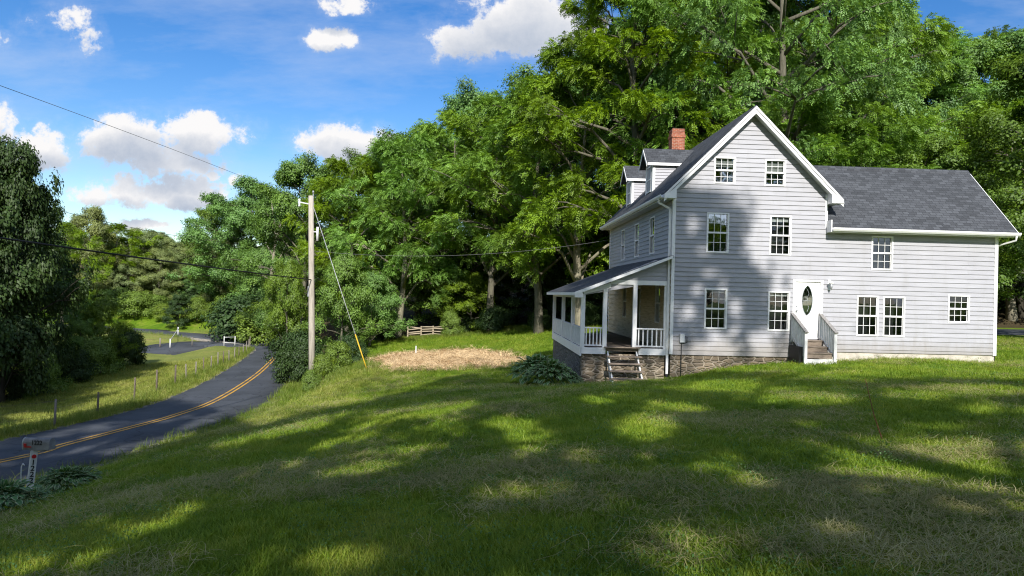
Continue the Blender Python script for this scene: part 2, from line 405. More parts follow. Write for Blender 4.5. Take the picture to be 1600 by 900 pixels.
def _fit(C):
    n = len(C); D = np.hypot(C[:, None, 0] - C[None, :, 0], C[:, None, 1] - C[None, :, 1])
    A = np.zeros((n + 3, n + 3)); A[:n, :n] = _phi(D) + np.eye(n) * -.35
    A[:n, n] = 1; A[:n, n + 1:] = C[:, :2]; A[n, :n] = 1; A[n + 1:, :n] = C[:, :2].T
    return np.linalg.solve(A, np.r_[C[:, 2], 0, 0, 0])
_W = _fit(CP)
def seg_near(P, path):
    """distance and height on polyline for points P (N,2)"""
    best = np.full(len(P), 1e9); hz = np.zeros(len(P))
    for a, b in zip(path[:-1], path[1:]):
        ab = b[:2] - a[:2]; L = (ab @ ab) + 1e-12
        t = np.clip(((P - a[:2]) @ ab) / L, 0, 1)
        q = a[:2] + t[:, None] * ab; d = np.hypot(*(P - q).T)
        k = d < best; best[k] = d[k]; hz[k] = (a[2] + t * (b[2] - a[2]))[k]
    return best, hz
def sstep(x): x = np.clip(x, 0, 1); return x * x * (3 - 2 * x)
def Hn(P):
    P = np.asarray(P, float).reshape(-1, 2); z = np.zeros(len(P)); n = len(CP)
    for i in range(0, len(P), 20000):
        Q = P[i:i + 20000]
        D = np.hypot(Q[:, None, 0] - CP[None, :, 0], Q[:, None, 1] - CP[None, :, 1])
        z[i:i + 20000] = _phi(D) @ _W[:n] + _W[n] + Q @ _W[n + 1:]
    z += .05 * np.sin(P[:, 0] * .9 + 1.3 * np.sin(P[:, 1] * .33)) * np.cos(P[:, 1] * .7) * np.clip((np.hypot(P[:, 0], P[:, 1]) - 2) / 10, 0, 1)
    for path, hw, bl in ((DRV, DHW, 3.0), (ROAD, HW + .2, 4.4), (BR, BHW, 2.0)):
        d, hz = seg_near(P, path)
        k = 1 - sstep((d - hw - .1) / bl)
        z = z * (1 - k) + (hz - .07) * k
    return z
def H(x, y): return float(Hn([(x, y)])[0])

def axis_pts(lo, hi, f0, f1, fine, coarse):
    a = list(np.arange(f0, f1, fine)); x = f0; st = fine
    left = []
    while x > lo: st = min(coarse, st * 1.13); x -= st; left.append(x)
    x = a[-1]; st = fine; rt = []
    while x < hi: st = min(coarse, st * 1.13); x += st; rt.append(x)
    return np.array(left[::-1] + a + rt)
gx = axis_pts(-420, 420, -34, 28, .55, 14); gy = axis_pts(-160, 700, -2, 74, .6, 16)
GX, GY = np.meshgrid(gx, gy)
TP = np.c_[GX.ravel(), GY.ravel()]
TZ = Hn(TP)
lit = np.zeros(len(TP)); dryv = np.zeros(len(TP))
X, Y = TP.T
# wood floor region: right of a line from the pole to behind the house
edge = np.interp(X, [-60, -18, -12, -6, 0, 8, 20, 30, 60], [140, 62, 64, 68.5, 66, 60, 52, 58, 52])
lit = sstep((Y - edge) / 4)
lit *= 1 - sstep((-26 - X) / 6) * (1 - sstep((Y - 120) / 10))
lit = np.maximum(lit, sstep((-20.5 - X - .35 * (Y - 30)) / 4) * (Y < 50) * (Y > 10))
dryv = np.clip(.55 * np.exp(-(((X + 7) / 3.2) ** 2 + ((Y - 29) / 7) ** 2)), 0, 1) + .75 * ((X < -17) & (Y > 26) & (Y < 96))
nx, ny = len(gx), len(gy)
idx = np.arange(nx * ny).reshape(ny, nx)
faces = np.stack([idx[:-1, :-1], idx[:-1, 1:], idx[1:, 1:], idx[1:, :-1]], -1).reshape(-1, 4)
me = np_mesh('ground', np.c_[TP, TZ], faces, {'litter': lit, 'dry': dryv}, smooth=True)
me.materials.append(M['ground'])
ground = bpy.data.objects.new('ground', me); COL.objects.link(ground)
tag(ground, 'grassy ground sloping down to the road and valley', 'ground', kind='structure')

def ribbon(name, path, offs, zoff, mat, skirt=.25, jit=0.0):
    T = np.gradient(path[:, :2], axis=0); T /= np.linalg.norm(T, axis=1)[:, None] + 1e-9
    N = np.c_[-T[:, 1], T[:, 0]]
    jt = lambda o: (rng.normal(0, 1, len(path)) * jit)[:, None] if jit and abs(o) >= abs(offs[0]) - .01 else 0.0
    rows = [np.c_[path[:, :2] + N * (o + jt(o)), path[:, 2] + zoff - .012 * abs(o)] for o in offs]
    if skirt:
        a = rows[0].copy(); a[:, 2] -= skirt; b = rows[-1].copy(); b[:, 2] -= skirt
        rows = [a] + rows + [b]
    V = np.stack(rows, 1).reshape(-1, 3); k = len(rows); n = len(path)
    ii = np.arange(n * k).reshape(n, k)
    Fq = np.stack([ii[:-1, :-1], ii[:-1, 1:], ii[1:, 1:], ii[1:, :-1]], -1).reshape(-1, 4)
    me = np_mesh(name, V, Fq[:, ::-1]); me.materials.append(mat)
    o = bpy.data.objects.new(name, me); COL.objects.link(o); return o
tag(ribbon('road', ROAD, [-HW, -1.2, 0, 1.2, HW], .0, M['asphalt'], jit=.07), 'two lane country asphalt road curving down the valley', 'road', kind='structure')
tag(ribbon('side_road', BR, [-BHW, 0, BHW], -.02, M['asphalt']), 'wide asphalt side road branching off at the bend', 'road', kind='structure')
tag(ribbon('driveway', DRV, [-DHW, 0, DHW], .0, M['asphalt']), 'shaded asphalt driveway behind the right end of the house', 'driveway', kind='structure')
tag(ribbon('gravel_shoulder', ROAD, [-HW - .38, 0, HW + .38], -.022, M['gravel'], jit=.12), 'gravel shoulder along both road edges', 'road shoulder', kind='structure')
SUB = ROAD[:14 * 10]
for o_ in (-.13, .13):
    tag(ribbon('road_centre_line', SUB, [o_ - .055, o_ + .055], .012, M['line'], skirt=0), 'yellow centre line painted on the country road', 'road marking', 'double yellow centre line', 'structure')

# ------------------------------------------------------------------ farmhouse
HA = R_(2.5)
HO = (5.825, 26.40)
house = empty('farmhouse', (HO[0], HO[1], 0), HA)
tag(house, 'light grey clapboard two storey farmhouse with dark shingle roofs, side porch and brick chimney', 'house')
def loc2w(u, w):
    return (HO[0] + u * math.cos(HA) - w * math.sin(HA), HO[1] + u * math.sin(HA) + w * math.cos(HA))
UR, UW, WD, WW = 5.72, 12.22, 12.8, 4.9
EXP = .169
def lap(mb, z0, z1, Lf, Rf, opens, mp, exp=EXP, t=.025, lap0=None):
    rows = np.arange(z0, z1, exp)
    cuts = sorted(set([round(float(r), 4) for r in rows] + [round(z, 4) for o in opens for z in (o[2], o[3]) if z0 < z < z1] + [round(z1, 4)] + ([round(z, 4) for z in (lap0 or [])])))
    for za, zb in zip(cuts[:-1], cuts[1:]):
        if zb - za < 1e-4: continue
        zr = z0 + math.floor((za - z0) / exp + 1e-3) * exp
        zm = (za + zb) / 2
        iv = [[(Lf(za + 1e-5), Lf(zb - 1e-5)), (Rf(za + 1e-5), Rf(zb - 1e-5))]]
        for o in sorted(opens):
            if o[2] < zm < o[3]:
                l, r = iv.pop()
                iv.append([l, (o[0], o[0])]); iv.append([(o[1], o[1]), r])
        oa, ob = t * (1 - (za - zr) / exp) + .002, t * (1 - (zb - zr) / exp) + .002
        for (la, lb), (ra, rb) in iv:
            if ra - la < .004 and rb - lb < .004: continue
            lb, rb = (lb, rb) if rb > lb else ((lb + rb) / 2,) * 2
            mb.add([mp(la, oa, za), mp(ra, oa, za), mp(rb, ob, zb), mp(lb, ob, zb)], [(0, 1, 2, 3)])
            if abs(za - zr) < 1e-3: mb.add([mp(la, 0, za), mp(ra, 0, za), mp(ra, oa, za), mp(la, oa, za)], [(0, 1, 2, 3)])
fr = lambda s, o, z: (s, -o, z)
lf = lambda s, o, z: (-o, s, z)
WINS_F = [(1.46, 2.27, 4.23, 5.21), (3.35, 4.14, 4.20, 5.18), (1.24, 2.07, 1.69, 3.16), (3.59, 4.40, 1.66, 3.12), (1.22, 2.06, -1.10, .38), (3.58, 4.40, -1.12, .34),
          (7.42, 8.24, 1.22, 2.47), (6.91, 7.74, -1.23, .26), (7.91, 8.74, -1.23, .25), (10.37, 11.20, -.66, .37)]
DOOR = (4.50, 5.63, -1.38, .79)
AP = 2.86
def Lw(z): return 0.0 if z < 3.98 else AP - (6.86 - z)
def Rw(z):
    if z < -1.84: return UR
    if z < 2.56: return UW
    return UR if z < 3.99 else AP + (6.86 - z)
mb = MB(); lap(mb, -2.07, 6.84, Lw, Rw, WINS_F + [DOOR], fr, lap0=[-1.84, 2.56, 3.98])
mb.build('front_wall', M['siding'], house, fix=False)
WINS_L = [(2.72, 3.58, 1.76, 3.29), (5.62, 6.48, 1.77, 3.29), (8.75, 9.62, 1.77, 3.29)]
mb = MB(); lap(mb, 1.2, 3.62, lambda z: 0.0, lambda z: WD, WINS_L, lf)
mb.build('side_wall', M['siding'], house, fix=False)
# porch-side wall: weathered wide boards, with a window each side of a dark door
WINS_P = [(1.55, 2.35, -1.0, .55), (8.0, 8.8, -1.0, .55)]
PDOOR = (4.9, 5.9, -1.88, .45)
mb = MB(); lap(mb, -1.88, 1.2, lambda z: 0.0, lambda z: WD, WINS_P + [PDOOR], lf, exp=.22, t=.05)
mb.build('log_wall', M['log'], house, fix=False)
# hidden sides: right wall and back of both blocks, and a dark core
mb = MB()
mb.add([(UW, 0, -2.1), (UW, WW, -2.1), (UW, WW, 2.56), (UW, WW / 2, 5.0), (UW, 0, 2.56)], [(0, 1, 2, 3, 4)])
mb.add([(UR, WW, -2.1), (UW, WW, -2.1), (UW, WW, 2.56), (UR, WW, 2.56)], [(0, 1, 2, 3)])
mb.add([(UR, 0, 2.5), (UR, WD, 2.5), (UR, WD, 3.9), (UR, 0, 3.9)], [(0, 1, 2, 3)])
mb.add([(UR, WW, -2.1), (UR, WD, -2.1), (UR, WD, 2.6), (UR, WW, 2.6)], [(0, 1, 2, 3)])
mb.add([(0, WD, -2.1), (UR, WD, -2.1), (UR, WD, 3.98), (AP, WD, 6.84), (0, WD, 3.98)], [(0, 1, 2, 3, 4)])
mb.build('rear_wall', M['siding'], house)
# foundations
mb = MB(); mb.box(.02, UR, .03, WD - .05, -4.2, -2.075); mb.build('stone_foundation', M['stone'], house)
mb = MB(); mb.box(UR, UW - .02, .025, WW - .05, -3.4, -1.845); mb.build('parged_foundation', M['parge'], house)
# corner boards
def corner(name, x0, x1, y0, y1, z0, z1): MB().box(x0, x1, y0, y1, z0, z1).build(name, M['white'], house, bevel=.004)
corner('corner_board', -.03, .085, -.032, .10, -2.06, 3.72)
corner('corner_board', UW - .10, UW + .03, -.032, .09, -1.86, 2.55)
corner('corner_board', UR - .07, UR + .025, -.030, .06, 2.72, 3.95)
corner('corner_board', -.03, .02, WD - .1, WD + .02, -1.85, 3.7)

def window(par, mp, s0, s1, z0, z1, blind=0.0, cols=3, rows=2, grid=True, ml='white', gl='glass'):
    def bx(mb, a, b, o0, o1, c, d):
        pts = [mp(a, o0, c), mp(b, o0, c), mp(b, o1, c), mp(a, o1, c), mp(a, o0, d), mp(b, o0, d), mp(b, o1, d), mp(a, o1, d)]
        mb.hexa(pts)
    fwd_ = .03; T = .055
    mb = MB()
    bx(mb, s0, s0 + T, -.02, fwd_, z0, z1); bx(mb, s1 - T, s1, -.02, fwd_, z0, z1)
    bx(mb, s0 + T, s1 - T, -.02, fwd_, z1 - T, z1); bx(mb, s0 + T, s1 - T, -.02, fwd_ + .012, z0, z0 + T)
    zm = (z0 + z1) / 2
    i0, i1 = s0 + T, s1 - T
    bx(mb, i0, i1, -.03, .012, zm - .03, zm + .03)
    for q0, q1, dep in ((zm + .03, z1 - T, -.012), (z0 + T, zm - .03, -.03)):
        bx(mb, i0, i0 + .025, dep - .02, dep, q0, q1); bx(mb, i1 - .025, i1, dep - .02, dep, q0, q1)
        if grid:
            for c in range(1, cols):
                x = i0 + (i1 - i0) * c / cols; bx(mb, x - .008, x + .008, dep - .018, dep - .004, q0, q1)
            for r in range(1, rows):
                z = q0 + (q1 - q0) * r / rows; bx(mb, i0 + .025, i1 - .025, dep - .019, dep - .005, z - .008, z + .008)
    o = mb.build('window', M[ml], par)
    g = MB()
    g.add([mp(i0, -.038, zm), mp(i1, -.038, zm), mp(i1, -.038, z1 - T), mp(i0, -.038, z1 - T)], [(0, 1, 2, 3)])
    g.add([mp(i0, -.056, z0 + T), mp(i1, -.056, z0 + T), mp(i1, -.056, zm), mp(i0, -.056, zm)], [(0, 1, 2, 3)])
    g.build('pane', M[gl], o, fix=False)
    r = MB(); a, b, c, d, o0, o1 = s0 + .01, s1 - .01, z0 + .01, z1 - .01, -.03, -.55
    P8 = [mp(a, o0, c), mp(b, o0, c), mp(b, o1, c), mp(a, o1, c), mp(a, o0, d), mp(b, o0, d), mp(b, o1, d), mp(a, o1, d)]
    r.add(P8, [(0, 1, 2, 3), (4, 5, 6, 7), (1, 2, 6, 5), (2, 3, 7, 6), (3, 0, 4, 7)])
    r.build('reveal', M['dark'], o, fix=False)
    if blind:
        bl = MB(); n = max(3, int(blind * 30)); zt = z1 - T
        for i in range(n):
            z = zt - blind * i / n
            bl.add([mp(i0, -.10, z), mp(i1, -.10, z), mp(i1, -.085, z - blind / n * .95), mp(i0, -.085, z - blind / n * .95)], [(0, 1, 2, 3)])
        bl.build('blind', M['blind'], o, fix=False)
    return o
BL = [.30, .42, .14, .17, .10, .13, .10, 0, 0, 0]
for k_, (wv, b) in enumerate(zip(WINS_F, BL)): window(house, fr, *wv, blind=b, gl='glass_bright' if k_ < 3 else 'glass')
for wv in WINS_L: window(house, lf, *wv, grid=False)
for wv in WINS_P: window(house, lf, *wv, grid=False, ml='white_worn')
# front door
dm = MB()
d0, d1, dz0, dz1 = DOOR
dm.box(d0, d0 + .085, -.035, .06, dz0, dz1); dm.box(d1 - .095, d1, -.035, .06, dz0, dz1); dm.box(d0 + .085, d1 - .095, -.036, .06, dz1 - .08, dz1); dm.box(d0 + .085, d1 - .095, -.03, .06, dz0, dz0 + .03)
door_frame = dm.build('door_frame', M['white'], house, bevel=.004)
# door slab with a real oval opening
def lens(cu, cz, hw, hh, n=14):
    pts = []
    Rr = (hh * hh + hw * hw) / (2 * hw) * 1.0
    for i in range(2 * n):
        a = 2 * math.pi * i / (2 * n)
        x = hw * math.copysign(abs(math.cos(a)) ** 1.25, math.cos(a)); z = hh * math.sin(a)
        pts.append((cu + x, cz + z))
    return pts
su0, su1, sz0, sz1 = d0 + .087, d1 - .097, dz0 + .032, dz1 - .082
cu, cz = (su0 + su1) / 2 + .0, .02
ov = lens(cu, cz, .195, .54); n = len(ov)
outer = []
for (x, z) in ov:
    dx, dz = (x - cu), (z - cz); k = min(((su1 - cu) if dx > 0 else (cu - su0)) / max(abs(dx), 1e-6), ((sz1 - cz) if dz > 0 else (cz - sz0)) / max(abs(dz), 1e-6))
    outer.append((cu + dx * k, cz + dz * k))
ds = MB(); vs = [(x, .012, z) for x, z in ov] + [(x, .012, z) for x, z in outer] + [(x, .045, z) for x, z in ov]
ds.add(vs, [(i, (i + 1) % n, n + (i + 1) % n, n + i) for i in range(n)] + [(i, 2 * n + i, 2 * n + (i + 1) % n, (i + 1) % n) for i in range(n)])
for cx_, cz_ in ((su0, sz0), (su1, sz0), (su0, sz1), (su1, sz1)):   # corner fills
    best = sorted(range(n), key=lambda i: (outer[i][0] - cx_) ** 2 + (outer[i][1] - cz_) ** 2)[:2]
    q = [(outer[i][0], .012, outer[i][1]) for i in best]; ds.add(q + [(cx_, .012, cz_)], [(0, 1, 2)])
door = ds.build('front_door', M['white'], house, fix=False)
g = MB(); g.add([(x, .03, z) for x, z in ov], [tuple(range(n))]); g.build('oval_pane', M['oval_glass'], door, fix=False)
b_ = MB(); b_.add([(x, .3, z) for x, z in lens(cu, cz, .25, .6)], [tuple(range(n))]); b_.build('backing', M['dark'], door, fix=False)
lm = MB()
ring = [(x, .008, z) for x, z in lens(cu, cz, .20, .55)]; lm.tube(ring + ring[:1], .012, 6, False)
for k in (-1, 1): lm.tube([(cu, .022, cz + .42 * k), (cu + .07, .022, cz + .25 * k), (cu, .022, cz + .12 * k), (cu - .07, .022, cz + .25 * k), (cu, .022, cz + .42 * k)], .006, 5, False)
lm.tube([(cu, .022, cz - .12), (cu, .022, cz + .12)], .006, 5); lm.tube([(cu - .19, .022, cz), (cu + .19, .022, cz)], .005, 5)
lm.build('leading', M['lead'], door, fix=False)
hm = MB(); hm.tube([(su0 + .07, .012, -.36), (su0 + .07, -.03, -.36)], .03, 10); hm.tube([(su0 + .07, -.03, -.36), (su0 + .07, -.07, -.36)], [.018, .03], 10); MB().tube([(su0 + .07, .012, -.2), (su0 + .07, -.015, -.2)], .026, 10).build('deadbolt', M['metal'], door)
hm.build('handle', M['metal'], door)
# wall lantern
lp = MB(); lp.box(5.80, 5.92, -.035, 0, .42, .80); lamp = lp.build('wall_lantern', M['white'], house, bevel=.01)
ll = MB(); ll.tube([(5.86, -.03, .70), (5.86, -.12, .78), (5.86, -.17, .72)], .012, 6); ll.tube([(5.86, -.17, .74), (5.86, -.17, .70), (5.86, -.17, .66)], [.03, .085, .09], 8)
ll.build('lantern_cap', M['white'], lamp)
l2 = MB(); l2.tube([(5.86, -.17, .655), (5.86, -.17, .50), (5.86, -.17, .42)], [.07, .045, .01], 6); l2.build('lantern_shade', M['metal'], lamp)
# electric meter and conduit
mm = MB(); mm.box(.33, .50, -.11, -.018, -1.62, -1.30); meter = mm.build('utility_box', M['porcelain'], house, bevel=.01)
mc = MB(); mc.tube([(.40, -.05, -1.62), (.40, -.05, -3.0)], .014, 6); mc.tube([(.50, -.05, -1.40), (.60, -.05, -1.42), (.60, -.05, -1.62), (.44, -.05, -1.66)], .012, 6); mc.build('conduit', M['black'], meter)

# main roof : two slabs, rake boards, soffit, returns
OV = .36; TH = .13
def slab(name, poly, a0, a1, axis, mat): return MB().prism(poly, axis, a0, a1).build(name, mat, house)
zr = 7.08; e0 = -.44; e1 = 2 * AP - e0
zE = zr - (AP - e0)
main_roof = slab('main_roof', [(e0, zE), (AP, zr), (e1, zE), (e1, zE - TH), (AP, zr - TH * 1.41), (e0, zE - TH)], -OV + .03, WD + .3, 'y', M['shingle_main'])
rb = MB()
for sgn in (-1, 1):
    xe = e0 if sgn < 0 else e1
    for (off, h, yy) in ((.035, .10, .055), (.125, .14, .03)):   # two stepped rake mouldings
        a = (AP, zr - off * 1.41); b = (xe, zE - off * 1.41)
        rb.prism([a, b, (b[0], b[1] - h), (a[0], a[1] - h)] if sgn < 0 else [b, a, (a[0], a[1] - h), (b[0], b[1] - h)], 'y', -OV - yy + .03, -OV + .028)
rake = rb.build('rake_board', M['white'], main_roof)
so = MB()
for sgn in (-1, 1):
    xe = e0 + .05 if sgn < 0 else e1 - .05
    z_e = zr - abs(xe - AP) - .265
    so.add([(AP, -OV + .02, zr - .265), (xe, -OV + .02, z_e), (xe, .01, z_e), (AP, .01, zr - .265)], [(0, 1, 2, 3)])
so.build('soffit', M['white_worn'], main_roof, fix=False)
for sgn in (-1, 1):   # boxed eave returns
    rt = MB()
    f_ = lambda x: 2 * AP - x if sgn > 0 else x
    poly = [(f_(e0 - .02), zE - .19), (f_(e0 + .06), zE - .07), (f_(-.0), zE + .22), (f_(-.0), zE - .19)]
    rt.prism(poly, 'y', -OV - .032, .0); rt.build('eave_return', M['white'], main_roof)
es = MB()   # boxed eaves along the long sides
es.box(e0 + .02, 0.0, .01, WD + .2, zE - .19, zE - .15); es.box(e0 + .0, e0 + .03, .01, WD + .28, zE - .21, zE - .03)
es.box(2 * AP, e1 - .02, .01, WD + .2, zE - .19, zE - .15); es.build('boxed_eave', M['white_worn'], main_roof)
def gutter(name, a, b, parent):
    g = MB(); prof = [(-.0, .11), (.0, -.0), (.07, -.01), (.115, .05), (.12, .11), (.105, .11), (.10, .055), (.06, .005), (.015, .012), (.015, .11)]
    a, b = Vector(a), Vector(b); d = (b - a).normalized(); o = Vector((d.y, -d.x, 0))
    vs = [p + o * q + Vector((0, 0, z)) for p in (a, b) for q, z in prof]; k = len(prof)
    g.add(vs, [(i, (i + 1) % k, k + (i + 1) % k, k + i) for i in range(k)] + [tuple(range(k))[::-1], tuple(range(k, 2 * k))])
    return g.build(name, M['white'], parent)
gutter('gutter', (e0 - .001, WD + .28, zE - .16), (e0 - .001, -OV + .06, zE - .16), main_roof)
dsp = MB()
def sq(mb, pts, w=.07, d=.07):
    for a, b in zip(pts[:-1], pts[1:]): mb.bar(a, b, w, d, (0, 1, .01))
sq(dsp, [(e0 - .06, .18, zE - .15), (e0 - .06, .18, zE - .30), (-.09, .12, zE - .52), (-.09, .10, zE - .62)])
sq(dsp, [(-.09, .10, zE - .55), (-.09, .10, -2.82)], .085, .075)
spout = dsp.build('downspout', M['white'], house)
MB().tube([(-.09, .10, -2.8), (-.09, .06, -3.0), (-.06, -.2, -3.06)], .06, 8).build('drain_boot', M['black'], spout)
# wing roof
zw = 5.46; ew = -.40; zew = 2.70; rw = 2.45
wing_roof = slab('wing_roof', [(ew, zew), (rw, zw), (2 * rw - ew, zew), (2 * rw - ew, zew - .11), (rw, zw - .16), (ew, zew - .11)], UR + .03, 12.72, 'x', M['shingle_wing'])
cap = MB(); cap.prism([(rw - .16, zw - .135), (rw, zw + .025), (rw + .16, zw - .135), (rw + .16, zw - .155), (rw - .16, zw - .155)], 'x', 4.4, 12.73); cap.build('ridge_cap', M['shingle_dormer'], wing_roof)
# the part of the wing roof that dies into the main roof
ext = MB()
ext.add([(UR + .03, ew + .9, zew + (ew + .9 - ew) * .968), (UR + .03, rw, zw), (AP + (zr - zw) + .05, rw, zw - .01), (AP + (zr - (zew + .9 * .968)) , ew + .9, zew + .9 * .968 - .01)], [(0, 1, 2, 3)])
ext.build('valley_roof', M['shingle_wing'], wing_roof, fix=False)
gutter('gutter', (UR + .02, ew + .0, zew - .12), (12.76, ew + .0, zew - .12), wing_roof)
we = MB(); we.box(UR + .02, 12.7, ew + .02, .0, zew - .155, zew - .12); we.box(UR + .02, 12.7, ew + .0, ew + .022, zew - .16, zew - .02); we.box(UR - .01, UR + .03, ew + .02, .02, zew - .16, zew + .28); we.build('boxed_eave', M['white'], wing_roof)
wr = MB(); wr.prism([(ew, zew - .01), (rw, zw - .01), (2 * rw - ew, zew - .01), (2 * rw - ew, zew - .17), (rw, zw - .17), (ew, zew - .17)], 'x', 12.722, 12.75); wr.build('rake_board', M['white'], wing_roof)
wd = MB(); wd.tube([(12.62, ew - .05, zew - .12), (12.62, ew - .03, zew - .28), (12.36, -.02, zew - .42), (12.30, .06, zew - .50)], .035, 8); wd.build('downspout', M['white'], wing_roof)
# chimney
ch = MB(); c0, c1, w0, w1 = 2.33, 2.97, 9.3, 9.95
ch.box(c0, c1, w0, w1, 6.2, 8.25); ch.box(c0 - .035, c1 + .035, w0 - .035, w1 + .035, 7.95, 8.1); ch.box(c0 + .01, c1 - .01, w0 + .01, w1 - .01, 8.252, 8.40)
chim = ch.build('chimney', M['brick'], house, bevel=.012)
# dormers
def dormer(w0):
    w1 = w0 + 1.3; u0 = .40; ze = 5.86; zrid = 6.50; wc = (w0 + w1) / 2
    d = MB()
    roof_u = lambda z: z - zr + AP          # u of main roof plane at height z
    lap(d, 4.50, ze, lambda z: u0, lambda z: roof_u(z) + .1, [], lambda s, o, z: (s, w0 - o, z), exp=.135)
    d.add([(u0, w0, 4.5), (u0, w1, 4.5), (u0, w1, ze), (u0, wc, zrid), (u0, w0, ze)], [(0, 1, 2, 3, 4)])
    d.add([(u0, w1, 4.5), (roof_u(ze) + .1, w1, ze), (u0, w1, ze)], [(0, 1, 2)])
    dm_ = d.build('dormer', M['siding'], house, fix=False)
    r = MB(); of = .30; ef = .14; k = (zrid - ze) / (w1 - w0) * 2
    zl = ze - ef * k + .1; zt = zrid + .1
    a0, a1 = u0 - of, roof_u(zrid) + .25
    r.prism([(w0 - ef, zl), (wc, zt), (w1 + ef, zl), (w1 + ef, zl - .06), (wc, zt - .08), (w0 - ef, zl - .06)], 'x', a0, a1)
    r.build('dormer_roof', M['shingle_dormer'], dm_)
    tr = MB()
    tr.box(a0 + .02, roof_u(ze) + .05, w0 - ef - .02, w0 - ef, zl - .10, zl + .015)
    tr.prism([(w0 - ef, zl - .04), (wc, zt - .06), (w1 + ef, zl - .04), (w1 + ef, zl - .17), (wc, zt - .2), (w0 - ef, zl - .17)], 'x', a0 - .022, a0 - .002)
    tr.box(u0 - .02, u0 + .09, w0 - .025, w0 + .03, 4.55, ze - .02); tr.box(u0 - .025, u0, w0 + .031, w0 + .12, 4.5, ze - .02); tr.box(u0 - .025, u0, w1 - .12, w1, 4.5, ze)
    tr.build('dormer_trim', M['white'], dm_)
    window(dm_, lambda s, o, z: (u0 - o - .01, s, z), w0 + .2, w1 - .2, 4.62, 5.78, grid=False)
    return dm_
dormer(5.0); dormer(9.35)

# ---- porch
porch = empty('porch'); porch.parent = house
PU0, PW0, PW1 = -3.27, .12, 10.4
FZ = -1.90
MB().box(PU0 + .03, -.005, PW0 + .03, PW1, -2.0, FZ).build('porch_floor', M['wood_step'], porch)
pf = MB(); pf.box(PU0 + .06, -.16, PW0 + .07, PW0 + .5, -4.4, -2.12); pf.build('porch_foundation', M['stone'], porch)
pf = MB(); pf.box(PU0 + .05, PU0 + .5, PW0 + .52, PW1 - .02, -4.6, -2.22); pf.build('porch_foundation', M['stone_dark'], porch)
bd = MB(); bd.box(PU0, -2.36, PW0 - .02, PW0 + .028, -2.115, FZ + .02); bd.box(-1.14, -.1, PW0 - .02, PW0 + .028, -2.115, FZ + .02); bd.box(PU0 - .02, PU0 + .028, PW0 - .02, PW1, -2.20, FZ + .02)
bd.build('fascia_board', M['white'], porch)
def beamz(u): return .02 + (u - PU0) * .40       # underside of roof
for (u, w, tp) in ((PU0 + .06, PW0 + .06, .06), (-2.40, PW0 + .06, .27), (-1.30, PW0 + .06, .47), (PU0 + .06, 2.95, .06), (PU0 + .06, 6.3, .06), (PU0 + .06, 10.3, .06)):
    MB().box(u - .075, u + .075, w - .075, w + .075, FZ, tp).build('porch_post', M['white'], porch, bevel=.006)
MB().box(-.22, -.12, PW0 + .02, PW0 + .12, FZ, .62).build('porch_post', M['white'], porch, bevel=.006)
for a, b in ((PU0 + .14, -2.48), (-1.22, -.22)):
    r = MB(); r.box(a, b, PW0 + .02, PW0 + .11, -1.19, -1.14); r.box(a, b, PW0 + .035, PW0 + .095, -1.83, -1.78)
    n_ = 5 if a < -2 else 6
    for i in range(n_):
        x = a + (b - a) * (i + .5) / n_; r.box(x - .022, x + .022, PW0 + .045, PW0 + .085, -1.781, -1.189)
    r.build('porch_railing', M['white'], porch)
for a, b in ((.28, 2.87), (3.03, 6.22), (6.38, 10.22)):
    r = MB(); r.box(PU0 + .03, PU0 + .09, a, b, -1.86, -1.22); r.box(PU0 + .0, PU0 + .12, a, b, -1.218, -1.16)
    r.build('solid_railing', M['white_worn'], porch)
# porch roof (lean-to) with end panel
pr = MB(); ze_, zt_ = .13, 1.55; ue = PU0 - .30
pr.prism([(ue, ze_), (-.005, zt_), (-.005, zt_ - .10), (ue, ze_ - .08)], 'y', PW0 - .30, PW1 + .25)
proof = pr.build('porch_roof', M['shingle_porch'], porch)
pt = MB(); pt.prism([(ue - .01, ze_ - .01), (-.03, zt_ - .02), (-.03, zt_ - .12), (ue - .01, ze_ - .13)], 'y', PW0 - .325, PW0 - .302)
pt.box(ue - .02, ue - .0, PW0 - .3, PW1 + .25, ze_ - .13, ze_ - .015)
pt.prism([(ue, ze_ - .085), (ue + .01, ze_ - .2), (ue + .30, ze_ - .2), (ue + .30, ze_ + .02)], 'y', PW0 - .31, PW0 - .02)
pt.build('rake_board', M['white'], proof)
ep = MB(); lap(ep, .60, 1.36, lambda z: max(-2.2, -3.2 + (z - .25) / .43), lambda z: -.06, [], lambda s, o, z: (s, PW0 + .02 - o, z))
ep.add([(-3.2, PW0 + .04, .02), (-.06, PW0 + .04, .02 + .6), (-.06, PW0 + .04, 1.40), (-3.2, PW0 + .04, .14)], [(0, 1, 2, 3)])
ep.build('gable_panel', M['siding'], porch, fix=False)
eb = MB(); eb.prism([(-3.2, .05), (-2.2, .30), (-2.2, .5), (-3.2, .16)], 'y', PW0 + .0, PW0 + .1); eb.box(-2.2, -.1, PW0 - .01, PW0 + .1, .44, .60); eb.box(PU0, PU0 + .12, PW0 + .1, PW1, -.08, .06)
eb.build('porch_beam', M['white'], porch)
MB().add([(PU0, PW0 + .1, .02), (-.02, PW0 + .1, 1.2), (-.02, PW1, 1.2), (PU0, PW1, .02)], [(0, 1, 2, 3)]).build('porch_ceiling', M['log'], porch, fix=False)
pd = MB(); pd.box(.01, .06, PDOOR[0] + .1, PDOOR[1] - .1, PDOOR[2] + .02, PDOOR[3] - .1)
pdo = pd.build('porch_door', M['door_dark'], porch)
pdf = MB()
for a, b in ((PDOOR[0], PDOOR[0] + .1), (PDOOR[1] - .1, PDOOR[1])): pdf.box(-.06, .06, a, b, PDOOR[2], PDOOR[3])
